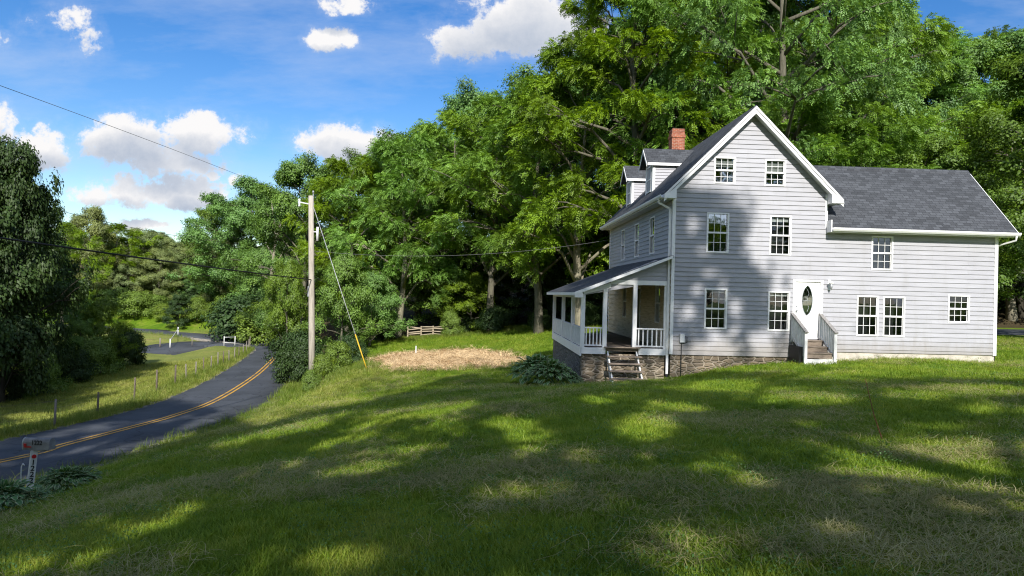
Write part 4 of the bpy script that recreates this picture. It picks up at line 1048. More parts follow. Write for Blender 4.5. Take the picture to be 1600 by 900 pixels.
TREES = [
 (627, 64.5, 215, 'w3', 'walnut with pale forked trunk just left of the split rail fence', G1, .95),
 (545, 68, 248, 'w1', 'walnut rising right behind the utility pole guy wire', G1, .9),
 (705, 69, 188, 'w2', 'broad walnut behind the split rail fence', G1, .95),
 (770, 64, 168, 'w1', 'bright walnut halfway between split rail fence and porch', G1, .95),
 (838, 59, 122, 'w2', 'tall walnut with thick trunk just left of the porch', G1, .95),
 (905, 54, 75, 'w3', 'walnut rising above the porch roof left of the dormers', G1, .95),
 (745, 78, 140, 'm1', 'bluish green maple showing between the walnuts left of the house', G1, .95),
 (655, 80, 205, 'm2', 'maple whose crown tops the walnut by the split rail fence', G1, 1.0),
 (478, 76, 246, 'm1', 'maple directly behind the top of the utility pole', G1, .9),
 (590, 80, 238, 'm1', 'darker maple between the pole and the forked walnut', G1, 1.0),
 (985, 49, -90, 'w4', 'very tall walnut behind the two dormers', G1, .9),
 (1075, 51, -150, 'w4', 'very tall walnut straight behind the brick chimney', G1, .9),
 (1150, 58, -150, 'm1', 'tall maple behind the peak of the gable', G2, 1.0),
 (1205, 44, -230, 'o1', 'huge oak with a leaning limb above the gable', G2, .72),
 (1295, 52, -120, 'w4', 'tall walnut over the middle of the wing roof', G2, .8),
 (1378, 58, 15, 'm2', 'dark maple beside the patch of open sky', G2, .5),
 (1245, 43, 150, 'w3', 'low bright walnut just over the left end of the wing roof', G2, 1.1),
 (1345, 42, 190, 'w1', 'low walnut behind the middle of the wing ridge', G2, 1.1),
 (1440, 44, 225, 'm2', 'low dark maple behind the right end of the wing ridge', G2, 1.1),
 (1482, 74, 66, 'm1', 'hilltop maple at the left side of the right hand skyline gap', G2, 1.0),
 (1545, 80, 56, 'w1', 'hilltop walnut on the right hand skyline', G2, 1.1),
 (1610, 72, 60, 'm2', 'hilltop maple cut by the right picture edge', G2, 1.1),
 (1500, 66, 180, 'w2', 'mid slope walnut above the end of the wing roof', G2, 1.1),
 (1575, 62, 150, 'w3', 'bright walnut above the wing gutter corner', G2, 1.1),
 (1668, 40, 60, 'm1', 'dark maple overhanging the right picture edge', G2, 1.0),
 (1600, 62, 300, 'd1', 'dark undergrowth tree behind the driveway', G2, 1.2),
 (1090, 72, 30, 'm2', 'maple far behind the chimney', G2, 1.2),
 (960, 74, 60, 'm1', 'maple deep in the wood behind the dormers', G2, 1.1),
 (860, 78, 130, 'm2', 'maple deep in the wood left of the house', G2, 1.1),
 (1270, 74, 20, 'm1', 'maple deep in the wood behind the wing', G2, 1.2),
 (1380, 78, 40, 'w1', 'walnut on the slope behind the wing ridge', G2, 1.1),
 (392, 102, 284, 'm2', 'rounded dark maple left of the utility pole', G3, 1.15),
 (345, 108, 318, 'm1', 'maple at the left shoulder of the wood edge by the valley', G3, 1.0),
 (437, 97, 300, 'm1', 'maple between the rounded maple and the pole', G3, .95),
 (350, 106, 380, 'p1', 'pale green tree at the foot of the far slope', G3, .9),
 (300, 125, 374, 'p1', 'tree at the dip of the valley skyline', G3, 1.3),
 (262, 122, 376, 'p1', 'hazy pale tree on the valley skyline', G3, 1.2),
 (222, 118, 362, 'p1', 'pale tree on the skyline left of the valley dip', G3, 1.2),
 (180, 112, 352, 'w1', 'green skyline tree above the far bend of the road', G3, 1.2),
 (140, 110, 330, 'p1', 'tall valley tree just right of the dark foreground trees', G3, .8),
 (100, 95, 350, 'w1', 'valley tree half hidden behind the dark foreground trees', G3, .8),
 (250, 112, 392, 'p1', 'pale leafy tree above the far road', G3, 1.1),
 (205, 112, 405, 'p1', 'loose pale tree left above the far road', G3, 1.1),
 (160, 110, 425, 'p1', 'dark tree beside the far end of the road', G3, 1.1),
 (300, 114, 430, 'm2', 'dark tree behind the sunny grass slope', G3, 1.1),
 (280, 98, 466, 'd1', 'round dark bush tree at the edge of the far bend', G3, 1.1),
 (414, 94, 390, 'u1', 'leafy young tree overhanging the road bend', G1, .72),
 (382, 100, 425, 'u1', 'smaller young tree at the outside of the road bend', G1, .8),
 (452, 64, 412, 'u1', 'young maple directly left of the pole', G1, .5),
 (535, 57, 405, 'u1', 'young maple right of the pole behind the guy wire', G1, .7),
 (580, 60, 430, 'u1', 'young maple next to the forked walnut', G1, 1.0),
 (690, 72, 400, 'u1', 'shaded young maple behind the split rail fence', G1, 1.3),
 (740, 66, 430, 'u1', 'shaded young maple right of the split rail fence', G1, 1.2),
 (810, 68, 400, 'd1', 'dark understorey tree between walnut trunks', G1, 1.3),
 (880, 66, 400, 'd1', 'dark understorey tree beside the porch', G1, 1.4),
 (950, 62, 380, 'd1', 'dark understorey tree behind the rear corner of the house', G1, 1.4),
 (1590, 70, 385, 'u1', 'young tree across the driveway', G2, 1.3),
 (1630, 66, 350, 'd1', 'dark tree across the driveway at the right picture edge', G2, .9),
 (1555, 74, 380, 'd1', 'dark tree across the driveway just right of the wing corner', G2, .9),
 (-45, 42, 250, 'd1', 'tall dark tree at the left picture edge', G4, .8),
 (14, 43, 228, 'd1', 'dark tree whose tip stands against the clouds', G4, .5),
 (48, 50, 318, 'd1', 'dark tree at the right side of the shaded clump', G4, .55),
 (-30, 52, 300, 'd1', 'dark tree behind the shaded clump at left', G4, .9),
 (60, 58, 380, 'm2', 'dark maple behind the shaded clump', G4, .8),
 (160, 60, 470, 'u1', 'sunlit young tree beside the meadow', G4, .7),
 (125, 58, 500, 'u1', 'young tree at the foot of the shaded clump', G4, .7),
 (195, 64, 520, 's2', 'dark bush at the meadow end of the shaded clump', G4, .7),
]
for px, Y, top, key, lab, grp, wid in TREES:
    place_tree(px, Y, top, key, lab, grp, wid)
# a bare dead tree standing in front of the rounded maple
b0_ = at(425, 450, 88); sn = empty('dead_tree', (b0_[0], b0_[1], H(b0_[0], b0_[1]))); tag(sn, 'bare pale dead tree rising between the rounded maple and the pole', 'dead tree', G3)
hz = float(at(418, 302, 88)[2]) - H(b0_[0], b0_[1])
tk = MB(); tk.tube([(0, 0, -.3), (-.2, 0, hz * .4), (.3, 0, hz * .7), (-.5, 0, hz)], [.26, .2, .13, .03], 8)
for z_, dx, dz in ((.5, 1.7, 3.2), (.58, -1.5, 2.8), (.7, 1.5, 2.2), (.78, -1.1, 1.8), (.62, .9, 4.0)): tk.tube([(0, 0, hz * z_), (dx * .5, .2, hz * z_ + dz * .4), (dx, .3, hz * z_ + dz)], [.1, .07, .02], 6)
tk.build('trunk', M['bark_pale'], sn, fix=False)
# far tree rows to close the valley and hill horizons (each its own tree)
k_ = 0
for Y, xs, hgt in ((150, np.arange(-150, -20, 12.0), 9), (112, np.arange(-24, 100, 11.0), 13), (92, np.arange(30, 80, 10.0), 11)):
    for x in xs:
        xx = x + rng.normal(0, 2.5); yy = Y + rng.normal(0, 4)
        if -38 < xx < -28 and yy < 125: continue
        z = H(xx, yy); key = ['m1', 'm2', 'w1', 'p1'][rng.integers(0, 4)]
        place_tree(0, yy, 0, key, 'distant tree deep in the wood that closes the view', 'distant wood trees', 1.2, X=xx, top_z=z + hgt * (.85 + .3 * rng.random()))
        k_ += 1
SHR = [
 (128, 104, 470, 's2', 'dark thicket left above the far road', 3.0), (165, 108, 465, 's1', 'yellow green thicket above the far road end', 3.0), (190, 112, 470, 's2', 'dark thicket under the loose pale tree', 3.2), (225, 114, 462, 's2', 'dark thicket under the pale leafy tree', 3.2), (262, 114, 458, 's1', 'pale thicket behind the round dark bush tree', 3.2), (300, 116, 466, 's2', 'dark thicket at the top of the sunny grass slope', 3.0), (335, 118, 468, 's2', 'dark thicket behind the sunny grass slope', 3.0), (368, 112, 470, 's1', 'bright thicket at the right top of the sunny slope', 3.0),
 (400, 90, 470, 's2', 'dark thicket at the outside of the road bend', 2.4), (430, 84, 480, 's1', 'thicket behind the road bend near the pole', 2.2),
 (60, 46, 562, 's1', 'sunlit yellow green bush under the dark left trees', 1.3), (15, 44, 585, 's2', 'dark bush at the left edge of the meadow', 1.5),
 (118, 53, 555, 's2', 'dark bush where the shaded clump meets the meadow', 1.5), (150, 58, 535, 's1', 'bright bush beside the meadow', 1.3),
 (180, 64, 540, 's1', 'grey green bush at the tip of the shaded clump', 1.4),
 (470, 46.5, 545, 's2', 'leafy bush against the left foot of the pole', 1.2), (507, 41.5, 560, 's1', 'bright bush right beside the pole foot', 1.0), (530, 46, 540, 's1', 'bush behind the pole foot', 1.2), (466, 52, 528, 's2', 'tall bush left of the pole by the road', 1.3),
 (490, 39.2, 582, 's1', 'low leafy bush in front of the pole', 1.0), (548, 50, 530, 's2', 'dark bush beneath the guy wire', 1.2), 
 (600, 63, 508, 's2', 'bush left of the forked walnut trunk', 1.3), (705, 64, 490, 's1', 'light bush at the right end of the split rail fence', 1.0), (775, 63, 485, 's2', 'rounded bush at the wood edge', 1.4), (735, 66, 500, 's2', 'low dark bush at the wood edge', 1.4),
 (845, 60, 490, 's2', 'dark bush beside the thick walnut trunk', 1.3), (915, 58, 480, 's2', 'bush in the shade behind the porch', 1.5),
 (212, 104, 490, 's1', 'roadside bush above the far road', 1.9), (240, 106, 480, 's1', 'pale bush on the bank of the far road', 2.2), (256, 102, 490, 's1', 'bush left of the round dark tree', 1.6), (330, 104, 494, 's2', 'dark bush on the sunny grass slope', 1.6), (356, 98, 508, 's1', 'bright bush by the road bend', 1.7), (312, 100, 504, 's1', 'yellow green bush right of the round dark tree', 1.6), (385, 95, 512, 's1', 'bush behind the young tree at the bend', 1.6),
 (1573, 68, 440, 's1', 'yellow green bush beyond the driveway', 1.8), (1603, 66, 430, 's2', 'dark bush at the right picture edge beyond the driveway', 2.6), (1552, 66, 436, 's2', 'dark bush beside the rear corner of the wing', 2.6),
]
for px, Y, top, key, lab, wid in SHR: place_tree(px, Y, top, key, lab, G5, wid * .62, 'shrub')
# shade trees that stand behind the photographer; their crowns have gaps where the lawn and the wall get sun
ELEV = R_(34); SUNV = Vector((.09, -.996, 0)).normalized()
sdir = -(SUNV * math.cos(ELEV) + Vector((0, 0, math.sin(ELEV))))
TZG = TZ.reshape(ny, nx)
def Hgrid(P):
    x = np.clip(P[:, 0], gx[0], gx[-1] - 1e-3); y = np.clip(P[:, 1], gy[0], gy[-1] - 1e-3)
    i = np.clip(np.searchsorted(gx, x, 'right') - 1, 0, nx - 2); j = np.clip(np.searchsorted(gy, y, 'right') - 1, 0, ny - 2)
    fx = (x - gx[i]) / (gx[i + 1] - gx[i]); fy = (y - gy[j]) / (gy[j + 1] - gy[j])
    return (TZG[j, i] * (1 - fx) + TZG[j, i + 1] * fx) * (1 - fy) + (TZG[j + 1, i] * (1 - fx) + TZG[j + 1, i + 1] * fx) * fy
def sunny(P):
    """sun landing points P (N,3) -> wanted share of sun 0..1, from where the photograph's lawn and wall are lit"""
    rt, upv_, fw = np.array(right), np.array(up), np.array(fwd)
    d = P @ fw; ok = d > 2.5; dd = np.where(ok, d, 1)
    px = 800 + FPX * (P @ rt) / dd; py = 450 - FPX * (P @ upv_) / dd
    v = np.zeros(len(P))
    for cx, cy, rx, ry, sl in LITS:
        q = np.hypot((px - cx) / (rx * 1.25), (py - cy - sl * (px - cx)) / (ry * 1.3)); v = np.maximum(v, np.clip((1.25 - q) / .5, 0, 1))
    line = np.interp(px, [-200, 250, 400, 480, 590, 700, 830, 905, 1040, 1100, 1200, 1600, 1800], [560, 600, 672, 648, 628, 592, 570, 560, 572, 582, 586, 598, 600])
    v = np.maximum(v, np.clip((line - py) / 6 + .5, 0, 1))
    return v, ok, px, py
LITS = [(1010, 668, 46, 19, -.05), (1050, 640, 45, 8, .05), (940, 625, 30, 7, 0), (822, 690, 32, 28, 0), (790, 662, 30, 10, 0), (805, 770, 68, 13, -.05), (1120, 725, 42, 12, 0), (1172, 762, 26, 12, 0),
        (480, 668, 70, 7, -.25), (610, 655, 80, 7, -.28), (530, 692, 60, 7, -.25), (430, 738, 50, 8, -.2), (560, 738, 55, 8, -.15), (330, 790, 70, 9, -.2), (250, 822, 50, 6, -.2), (90, 878, 110, 10, -.12), (700, 640, 45, 8, -.2), (520, 872, 70, 10, 0), (760, 830, 40, 8, 0), (660, 705, 45, 6, -.15), (900, 715, 30, 8, 0),
        (1250, 626, 85, 9, 0), (1425, 622, 50, 8, 0), (1510, 612, 120, 8, 0), (1565, 642, 70, 7, 0), (1430, 728, 115, 20, .06), (1520, 700, 105, 11, 0), (1560, 762, 65, 15, 0), (1335, 742, 48, 14, 0), (1240, 668, 36, 6, 0), (1120, 605, 50, 7, 0), (960, 596, 40, 5, 0), (1450, 668, 60, 5, 0), (1290, 830, 50, 8, 0), (1060, 850, 40, 7, 0),
        (250, 690, 45, 6, -.2), (200, 702, 40, 7, -.2), (60, 748, 45, 5, -.2), (120, 674, 50, 4, -.2), (330, 655, 45, 6, -.35), (60, 652, 50, 5, 0)]
WLITS = [(1082, 352, 13, 17), (1196, 378, 34, 45), (1110, 425, 22, 8), (1076, 490, 13, 12), (1150, 482, 13, 18), (1118, 542, 38, 12), (1186, 532, 22, 22), (1140, 318, 34, 5), (1095, 392, 20, 6), (1215, 470, 12, 60), (1090, 452, 12, 8), (1130, 450, 8, 20)]
def wall_sunny(px, py):
    v = np.zeros(len(px))
    for cx, cy, rx, ry in WLITS: v = np.maximum(v, np.clip((1.3 - np.hypot((px - cx) / rx, (py - cy) / ry)) / .55, 0, 1))
    v = np.maximum(v, np.clip((px - 1222) / 12, 0, 1)); v = np.maximum(v, np.clip((300 + .10 * (px - 1050) - py) / 12, 0, 1))
    return v
SD = np.array(sdir); HWv = np.array([-math.sin(HA), math.cos(HA), 0]); HUv = np.array([math.cos(HA), math.sin(HA), 0]); HOv = np.array([HO[0], HO[1], 0])
def carve(root):
    crown = [c for c in root.children if c.name.startswith('crown')][0]; me = crown.data
    n = len(me.vertices); co = np.empty(n * 3, np.float32); me.vertices.foreach_get('co', co); co = co.reshape(-1, 4, 3).astype(float)
    tn = np.empty(n, np.float32); me.attributes['tint'].data.foreach_get('value', tn); tn = tn.reshape(-1, 4)
    a = root.rotation_euler[2]; sc = np.array(root.scale); C = co.mean(1) * sc
    W = np.c_[C[:, 0] * math.cos(a) - C[:, 1] * math.sin(a), C[:, 0] * math.sin(a) + C[:, 1] * math.cos(a), C[:, 2]] + np.array(root.location)
    g = np.full(len(W), -2.5)
    for _ in range(9):
        t_ = (g - W[:, 2]) / SD[2]; L = W + SD * t_[:, None]; g = .5 * g + .5 * Hgrid(L[:, :2])
    L = W + SD * ((g - W[:, 2]) / SD[2])[:, None]
    tw = ((HOv - W) @ HWv) / (SD @ HWv); Q = W + SD * tw[:, None]; uu = (Q - HOv) @ HUv
    on_wall = (uu > -.1) & (uu < 12.3) & (Q[:, 2] > -2.4) & (Q[:, 2] < np.where(uu < UR, 6.9 - np.abs(uu - AP), 3.2)) & (tw > 0)
    v, ok, px, py = sunny(np.where(on_wall[:, None], Q, L))
    v = np.where(on_wall, wall_sunny(px, py), v)
    v = np.where((px > 860) & (px < 1046) & (py < 600) & ~on_wall, 0, v)
    v = np.where(ok, np.maximum(v, .16), .15)
    keepm = rng.random(len(W)) > v * .985
    co = co[keepm]; V_ = co.reshape(-1, 3)
    m2 = np_mesh('crown', V_, np.arange(len(V_)).reshape(-1, 4), {'tint': tn[keepm].ravel()}); m2.materials.append(me.materials[0]); crown.data = m2
for X_, Y_, tz, wd_, kk in ((6.4, -11, 31, .85, 0), (-1.5, -9.5, 26.5, .85, 1), (-11.5, -10, 24.5, .9, 2), (17.5, -13, 21.5, .95, 3), (-25, 4, 19, 1.0, 4), (-33, 18, 22, .9, 5), (-22, -14, 23, 1.0, 6), (31, -10, 22, 1.0, 7)):
    carve(place_tree(0, Y_, 0, 'sh', ['tall shade tree standing behind the photographer', 'shade tree behind the photographer on the left', 'shade tree by the road behind the photographer', 'shade tree behind the photographer on the right', 'roadside shade tree outside the left picture edge', 'meadow shade tree outside the left picture edge', 'shade tree across the road behind the photographer', 'shade tree beyond the right side of the lawn'][kk],
               'shade trees outside the picture', wd_, X=X_, top_z=tz, rz=kk * 1.1))
for i, x in enumerate(np.arange(-48, 60, 9.0)):  # row of unseen trees added so the windows reflect green
    place_tree(0, -50 + rng.normal(0, 3), 0, ['m1', 'w1', 'm2'][i % 3], 'unseen tree added far behind the camera for the windows to reflect', 'unseen trees added behind the camera', 1.2, X=float(x + rng.normal(0, 2)), top_z=11 + rng.random() * 3)
# ------------------------------------------------------------------ hostas
def hosta_mesh(seed, n=340, Lm=.165, variegated=True):
    r = np.random.default_rng(seed); V, F, tn, ed = [], [], [], []
    for i in range(n):
        az = i * 2.39996 + r.normal(0, .2); el = .25 + 1.15 * (1 - i / n) + r.normal(0, .16)
        pet = .14 + .30 * (.45 + .55 * i / n) * (.7 + .6 * r.random()); L = Lm * (.7 + .5 * r.random()); W = L * (.42 + .12 * r.random())
        h = np.array([math.cos(az), math.sin(az), 0]); up_ = np.array([0, 0, 1.0])
        d = h * math.cos(el) + up_ * math.sin(el); p = d * pet + up_ * .05
        side_ = np.cross(d, up_); side_ = side_ / (np.linalg.norm(side_) + 1e-6)
        cur = d.copy(); b = len(V); K = 5; tt = np.clip(.5 + r.normal(0, .2), 0, 1)
        for k in range(K + 1):
            t = k / K; wv = W * .5 * (math.sin(math.pi * (.10 + .87 * t)) ** .8) * (1 if k < K else .1)
            nn = np.cross(side_, cur)
            for s_ in (-1, -.45, .45, 1): V.append(p + side_ * wv * s_ + nn * (abs(s_) * wv * -.25 if nn[2] > 0 else abs(s_) * wv * .25)); tn.append(tt); ed.append(1.0 if abs(s_) == 1 else .25)
            p = p + cur * (L / K); cur = cur + np.array([0, 0, -.42]); cur /= np.linalg.norm(cur)
        for k in range(K):
            for j in range(3): q0 = b + k * 4 + j; F.append((q0, q0 + 1, q0 + 5, q0 + 4))
    me = np_mesh('hosta', np.array(V), np.array(F), {'tint': np.array(tn), 'edge': np.array(ed)}, smooth=True); me.materials.append(M['hosta']); return me
HM = [hosta_mesh(5), hosta_mesh(6), hosta_mesh(9)]
HOST = [(8, 814, 12.9, 1.2, 'hosta cut by the left picture edge in front of the mailbox'), (52, 816, 12.9, .6, 'hosta with pale drooping leaves right in front of the mailbox post'), (102, 792, 14.0, 1.05, 'hosta to the right of the mailbox post'), (120, 787, 14.2, .9, 'small hosta at the right end of the mailbox bed'),
        (10, 794, 14.2, .75, 'hosta left of the mailbox post'), (84, 776, 15.4, .8, 'hosta behind the right side of the mailbox post'), (-25, 800, 13.6, 1.0, 'hosta mostly outside the left picture edge'),
        (838, 585, 26.0, 2.0, 'big hosta clump by the far porch corner'), (862, 597, 25.0, 1.75, 'big hosta clump in front of the porch foundation'), (848, 570, 28.0, 1.8, 'hosta clump behind the other two at the porch'), (893, 602, 24.9, .8, 'small hosta at the porch corner stones')]
for i, (px, py, Y, s, lab) in enumerate(HOST):
    p = at(px, py, Y); o = bpy.data.objects.new('hosta_plant', HM[i % 3]); COL.objects.link(o)
    o.location = (p[0], p[1], H(p[0], p[1]) - .02); o.rotation_euler = (0, 0, rng.random() * 6.28); o.scale = (s, s, s * 1.05)
    tag(o, lab, 'hosta', 'hostas by the mailbox' if i < 7 else 'hostas by the porch')

# ------------------------------------------------------------------ straw patch
SPX = [(582, 560), (600, 556), (625, 553), (655, 550.5), (690, 549), (717, 546.5), (740, 549), (770, 551), (790, 552), (810, 559), (828, 566), (815, 571), (790, 573.5), (740, 576.5), (690, 578), (650, 581), (620, 581), (596, 577), (588, 568)]
poly = []
for px, py in SPX:
    z = -3.9
    for _ in range(5): p = gz(px, py, z); z = H(p[0], p[1])
    poly.append((p[0], p[1]))
poly = np.array(poly); pc = poly.mean(0)
dense = []
for a_, b_ in zip(poly, np.roll(poly, -1, 0)):
    for t_ in (0, .25, .5, .75): dense.append(a_ * (1 - t_) + b_ * t_ + rng.normal(0, .28, 2) * np.array([.8, 1.6]))
poly = np.array(dense)
ring_n = 10; V = []; 
for k in range(ring_n + 1):
    for q in poly: V.append(pc + (q - pc) * (k / ring_n))
V = np.array(V); Zs = Hn(V) + .035 + .03 * rng.random(len(V)); Zs[-len(poly):] -= .06
F = []
n = len(poly)
for k in range(ring_n):
    for j in range(n): F.append((k * n + j, k * n + (j + 1) % n, (k + 1) * n + (j + 1) % n, (k + 1) * n + j))
me = np_mesh('straw_mulch', np.c_[V, Zs], np.array(F), smooth=True); me.materials.append(M['straw'])
so_ = bpy.data.objects.new('straw_mulch', me); COL.objects.link(so_)
tag(so_, 'patch of golden straw mulch spread over bare soil on the lawn', 'straw', kind='stuff')

# ------------------------------------------------------------------ grass scatter (stuff)
def blades(seed, n, h, w, spread, lean, flat=False):
    r = np.random.default_rng(seed); V, F = [], []
    for i in range(n):
        b = np.r_[r.normal(0, spread, 2), 0]; az = r.random() * 6.283; d = np.array([math.cos(az), math.sin(az), 0]); sd = np.array([-d[1], d[0], 0])
        hh_ = h * (.6 + .7 * r.random()); k = len(V)
        if flat:
            c = r.normal(0, .5)
            pts = [b + d * hh_ * t + sd * c * hh_ * t * t + np.array([0, 0, .012 + .05 * math.sin(3.1 * t) * r.random()]) for t in (0, .33, .66, 1)]
            ww = [w, w, w, w * .6]
        else:
            ln_ = lean * (.3 + r.random())
            pts = [b + np.array([0, 0, hh_ * t]) + d * hh_ * ln_ * t * t for t in (0, .4, .75, 1)]; ww = [w, w * .9, w * .6, .0005]
        for p, q in zip(pts, ww): V += [p - sd * q / 2, p + sd * q / 2]
        for j in range(3): F.append((k + 2 * j, k + 2 * j + 1, k + 2 * j + 3, k + 2 * j + 2))
    return np_mesh('blade_tuft', np.array(V), np.array(F))
def protos(name, meshes, mat):
    c = bpy.data.collections.new(name)
    for m_ in meshes:
        m_.materials.clear(); m_.materials.append(mat); o = bpy.data.objects.new(name, m_); c.objects.link(o)
    return c
def scatter(name, P, scl, coll, label, cat, tilt=.0):
    n = len(P); me = bpy.data.meshes.new(name); me.vertices.add(n); me.vertices.foreach_set('co', np.ascontiguousarray(P, np.float32).ravel())
    a = me.attributes.new('scl', 'FLOAT', 'POINT'); a.data.foreach_set('value', np.asarray(scl, np.float32))
    rot = np.c_[rng.normal(0, tilt, n), rng.normal(0, tilt, n), rng.random(n) * 6.283] if tilt else np.c_[np.zeros(n), np.zeros(n), rng.random(n) * 6.283]
    a = me.attributes.new('rot', 'FLOAT_VECTOR', 'POINT'); a.data.foreach_set('vector', np.ascontiguousarray(rot, np.float32).ravel())
    o = bpy.data.objects.new(name, me); COL.objects.link(o)
    ng = bpy.data.node_groups.new(name + '_nodes', 'GeometryNodeTree')
    ng.interface.new_socket('Geometry', in_out='INPUT', socket_type='NodeSocketGeometry'); ng.interface.new_socket('Geometry', in_out='OUTPUT', socket_type='NodeSocketGeometry')
    N = ng.nodes; gi = N.new('NodeGroupInput'); go = N.new('NodeGroupOutput'); ip = N.new('GeometryNodeInstanceOnPoints')
    ci = N.new('GeometryNodeCollectionInfo'); ci.inputs['Collection'].default_value = coll; ci.inputs['Separate Children'].default_value = True; ci.inputs['Reset Children'].default_value = True
    na = N.new('GeometryNodeInputNamedAttribute'); na.data_type = 'FLOAT'; na.inputs[0].default_value = 'scl'
    nr = N.new('GeometryNodeInputNamedAttribute'); nr.data_type = 'FLOAT_VECTOR'; nr.inputs[0].default_value = 'rot'
    er = N.new('FunctionNodeEulerToRotation')
    Lk = ng.links.new
    Lk(gi.outputs[0], ip.inputs['Points']); Lk(ci.outputs[0], ip.inputs['Instance']); ip.inputs['Pick Instance'].default_value = True
    Lk(na.outputs[0], ip.inputs['Scale']); Lk(nr.outputs[0], er.inputs[0]); Lk(er.outputs[0], ip.inputs['Rotation']); Lk(ip.outputs[0], go.inputs[0])
    md = o.modifiers.new('scatter', 'NODES'); md.node_group = ng
    tag(o, label, cat, kind='stuff'); return o
def inpoly(P, poly):
    x, y = P.T; r = np.zeros(len(P), bool); n = len(poly)
    for i in range(n):
        x1, y1 = poly[i]; x2, y2 = poly[(i + 1) % n]
        c = ((y1 > y) != (y2 > y)) & (x < (x2 - x1) * (y - y1) / (y2 - y1 + 1e-12) + x1); r ^= c
    return r
def vnoise(P, s, seed):
    r = np.random.default_rng(seed); T = r.random((64, 64)); q = P / s
    i = np.floor(q).astype(int); f = q - i; f = f * f * (3 - 2 * f)
    g = lambda a, b: T[(i[:, 0] + a) % 64, (i[:, 1] + b) % 64]
    return (g(0, 0) * (1 - f[:, 0]) + g(1, 0) * f[:, 0]) * (1 - f[:, 1]) + (g(0, 1) * (1 - f[:, 0]) + g(1, 1) * f[:, 0]) * f[:, 1]
def fbm(P, s, seed): return vnoise(P, s, seed) * .55 + vnoise(P, s * .43, seed + 1) * .3 + vnoise(P, s * .17, seed + 2) * .15
HP = np.array([loc2w(*c) for c in ((-3.4, -.02), (12.3, -.02), (12.3, 5), (5.8, 5), (5.8, 12.9), (-3.4, 12.9))])
def keep(P, road_margin=0.05):
    d1, _ = seg_near(P, ROAD); d2, _ = seg_near(P, BR); d3, _ = seg_near(P, DRV)
    return (d1 > HW + road_margin) & (d2 > BHW + road_margin) & (d3 > DHW) & ~inpoly(P, HP)
def sample(n, y0, y1, pw, half=.86, off=3.0):
    """random ground points whose density falls with distance as Y**-pw"""
    e = 2 - pw; u = rng.random(n)
    Y = (u * (y1 ** e - y0 ** e) + y0 ** e) ** (1 / e)
    X = (rng.random(n) * 2 - 1) * (half * Y + off * (Y < 30)); return np.c_[X, Y]
CT = protos('lawn_tuft', [blades(s, 12, .042, .0050, .040, 1.1) for s in (1, 2, 3, 4)], M['grass'])
P = sample(190000, 2.2, 66, 1.55)
P = P[keep(P) & ~inpoly(P, poly)]
wood = np.interp(P[:, 0], [-60, -18, -12, -6, 0, 8, 20, 30, 60], [140, 62, 64, 68.5, 66, 60, 52, 58, 52])
P = P[P[:, 1] < wood]
dens = fbm(P, 2.4, 3); P = P[dens + rng.random(len(P)) * .35 > .42]
dist = P[:, 1]
scl = (.75 + .6 * rng.random(len(P))) * (1 + .030 * dist) * (.75 + .6 * fbm(P, 1.1, 8))
bank = np.exp(-(((P[:, 0] + 8.2 - .12 * (P[:, 1] - 32)) / 2.6) ** 2)) * (P[:, 1] > 19) * (P[:, 1] < 42)
md = ((P[:, 0] < -17) & (P[:, 1] > 26) & (P[:, 1] < 97)) | (rng.random(len(P)) < .8 * bank)
CMD = protos('meadow_tuft', [blades(s, 14, .045, .0042, .04, 1.0) for s in (5, 6, 7)], M['meadow'])
scatter('meadow_grass', np.c_[P[md], Hn(P[md]) - .006], scl[md] * 1.15, CMD, 'yellow green mown grass of the meadow and the dry road bank', 'grass', .15)
P, scl = P[~md], scl[~md]
scatter('lawn_grass', np.c_[P, Hn(P) - .006], scl, CT, 'short mown green grass of the lawn', 'grass', .15)
# dry clippings lying on the lawn
CC = protos('clipping_tuft', [blades(s, 8, .19, .0042, .07, 0, True) for s in (11, 12, 13)], M['clip'])
P = sample(70000, 2.2, 40, 1.6)
P = P[keep(P, .4) & ~inpoly(P, poly) & (P[:, 0] > -14)]
mk = fbm(P, 1.7, 21); P = P[(mk + .26 * rng.random(len(P))) > .73]
scatter('dry_clippings', np.c_[P, Hn(P) + .022], (.6 + .7 * rng.random(len(P))) * (1 + .018 * P[:, 1]), CC, 'dry straw coloured mowing clippings lying on the lawn', 'clippings', .12)
CW = protos('weed_tuft', [hosta_mesh(s_, 14, .07) for s_ in (61, 62)], M['weed'])
P = sample(9000, 2.4, 30, 1.5); P = P[keep(P) & ~inpoly(P, poly) & (P[:, 0] > -14)]
mk = fbm(P, 1.3, 41); P = P[(mk + .2 * rng.random(len(P))) > .60]
scatter('lawn_weeds', np.c_[P, Hn(P)], (.18 + .22 * rng.random(len(P))) * (1 + .02 * P[:, 1]), CW, 'low broadleaf weeds growing in the lawn', 'weeds', .15)
# straw strands on the mulch patch
CS = protos('straw_tuft', [blades(s, 14, .28, .012, .12, 0, True) for s in (31, 32, 33)], M['straw'])
lo, hi = poly.min(0), poly.max(0); P = lo + (hi - lo) * rng.random((5200, 2)); P = P[inpoly(P, pc + (poly - pc) * 1.03)]
scatter('straw_strands', np.c_[P, Hn(P) + .04], .8 + .8 * rng.random(len(P)), CS, 'loose straw strands on the golden mulch patch', 'straw', .2)
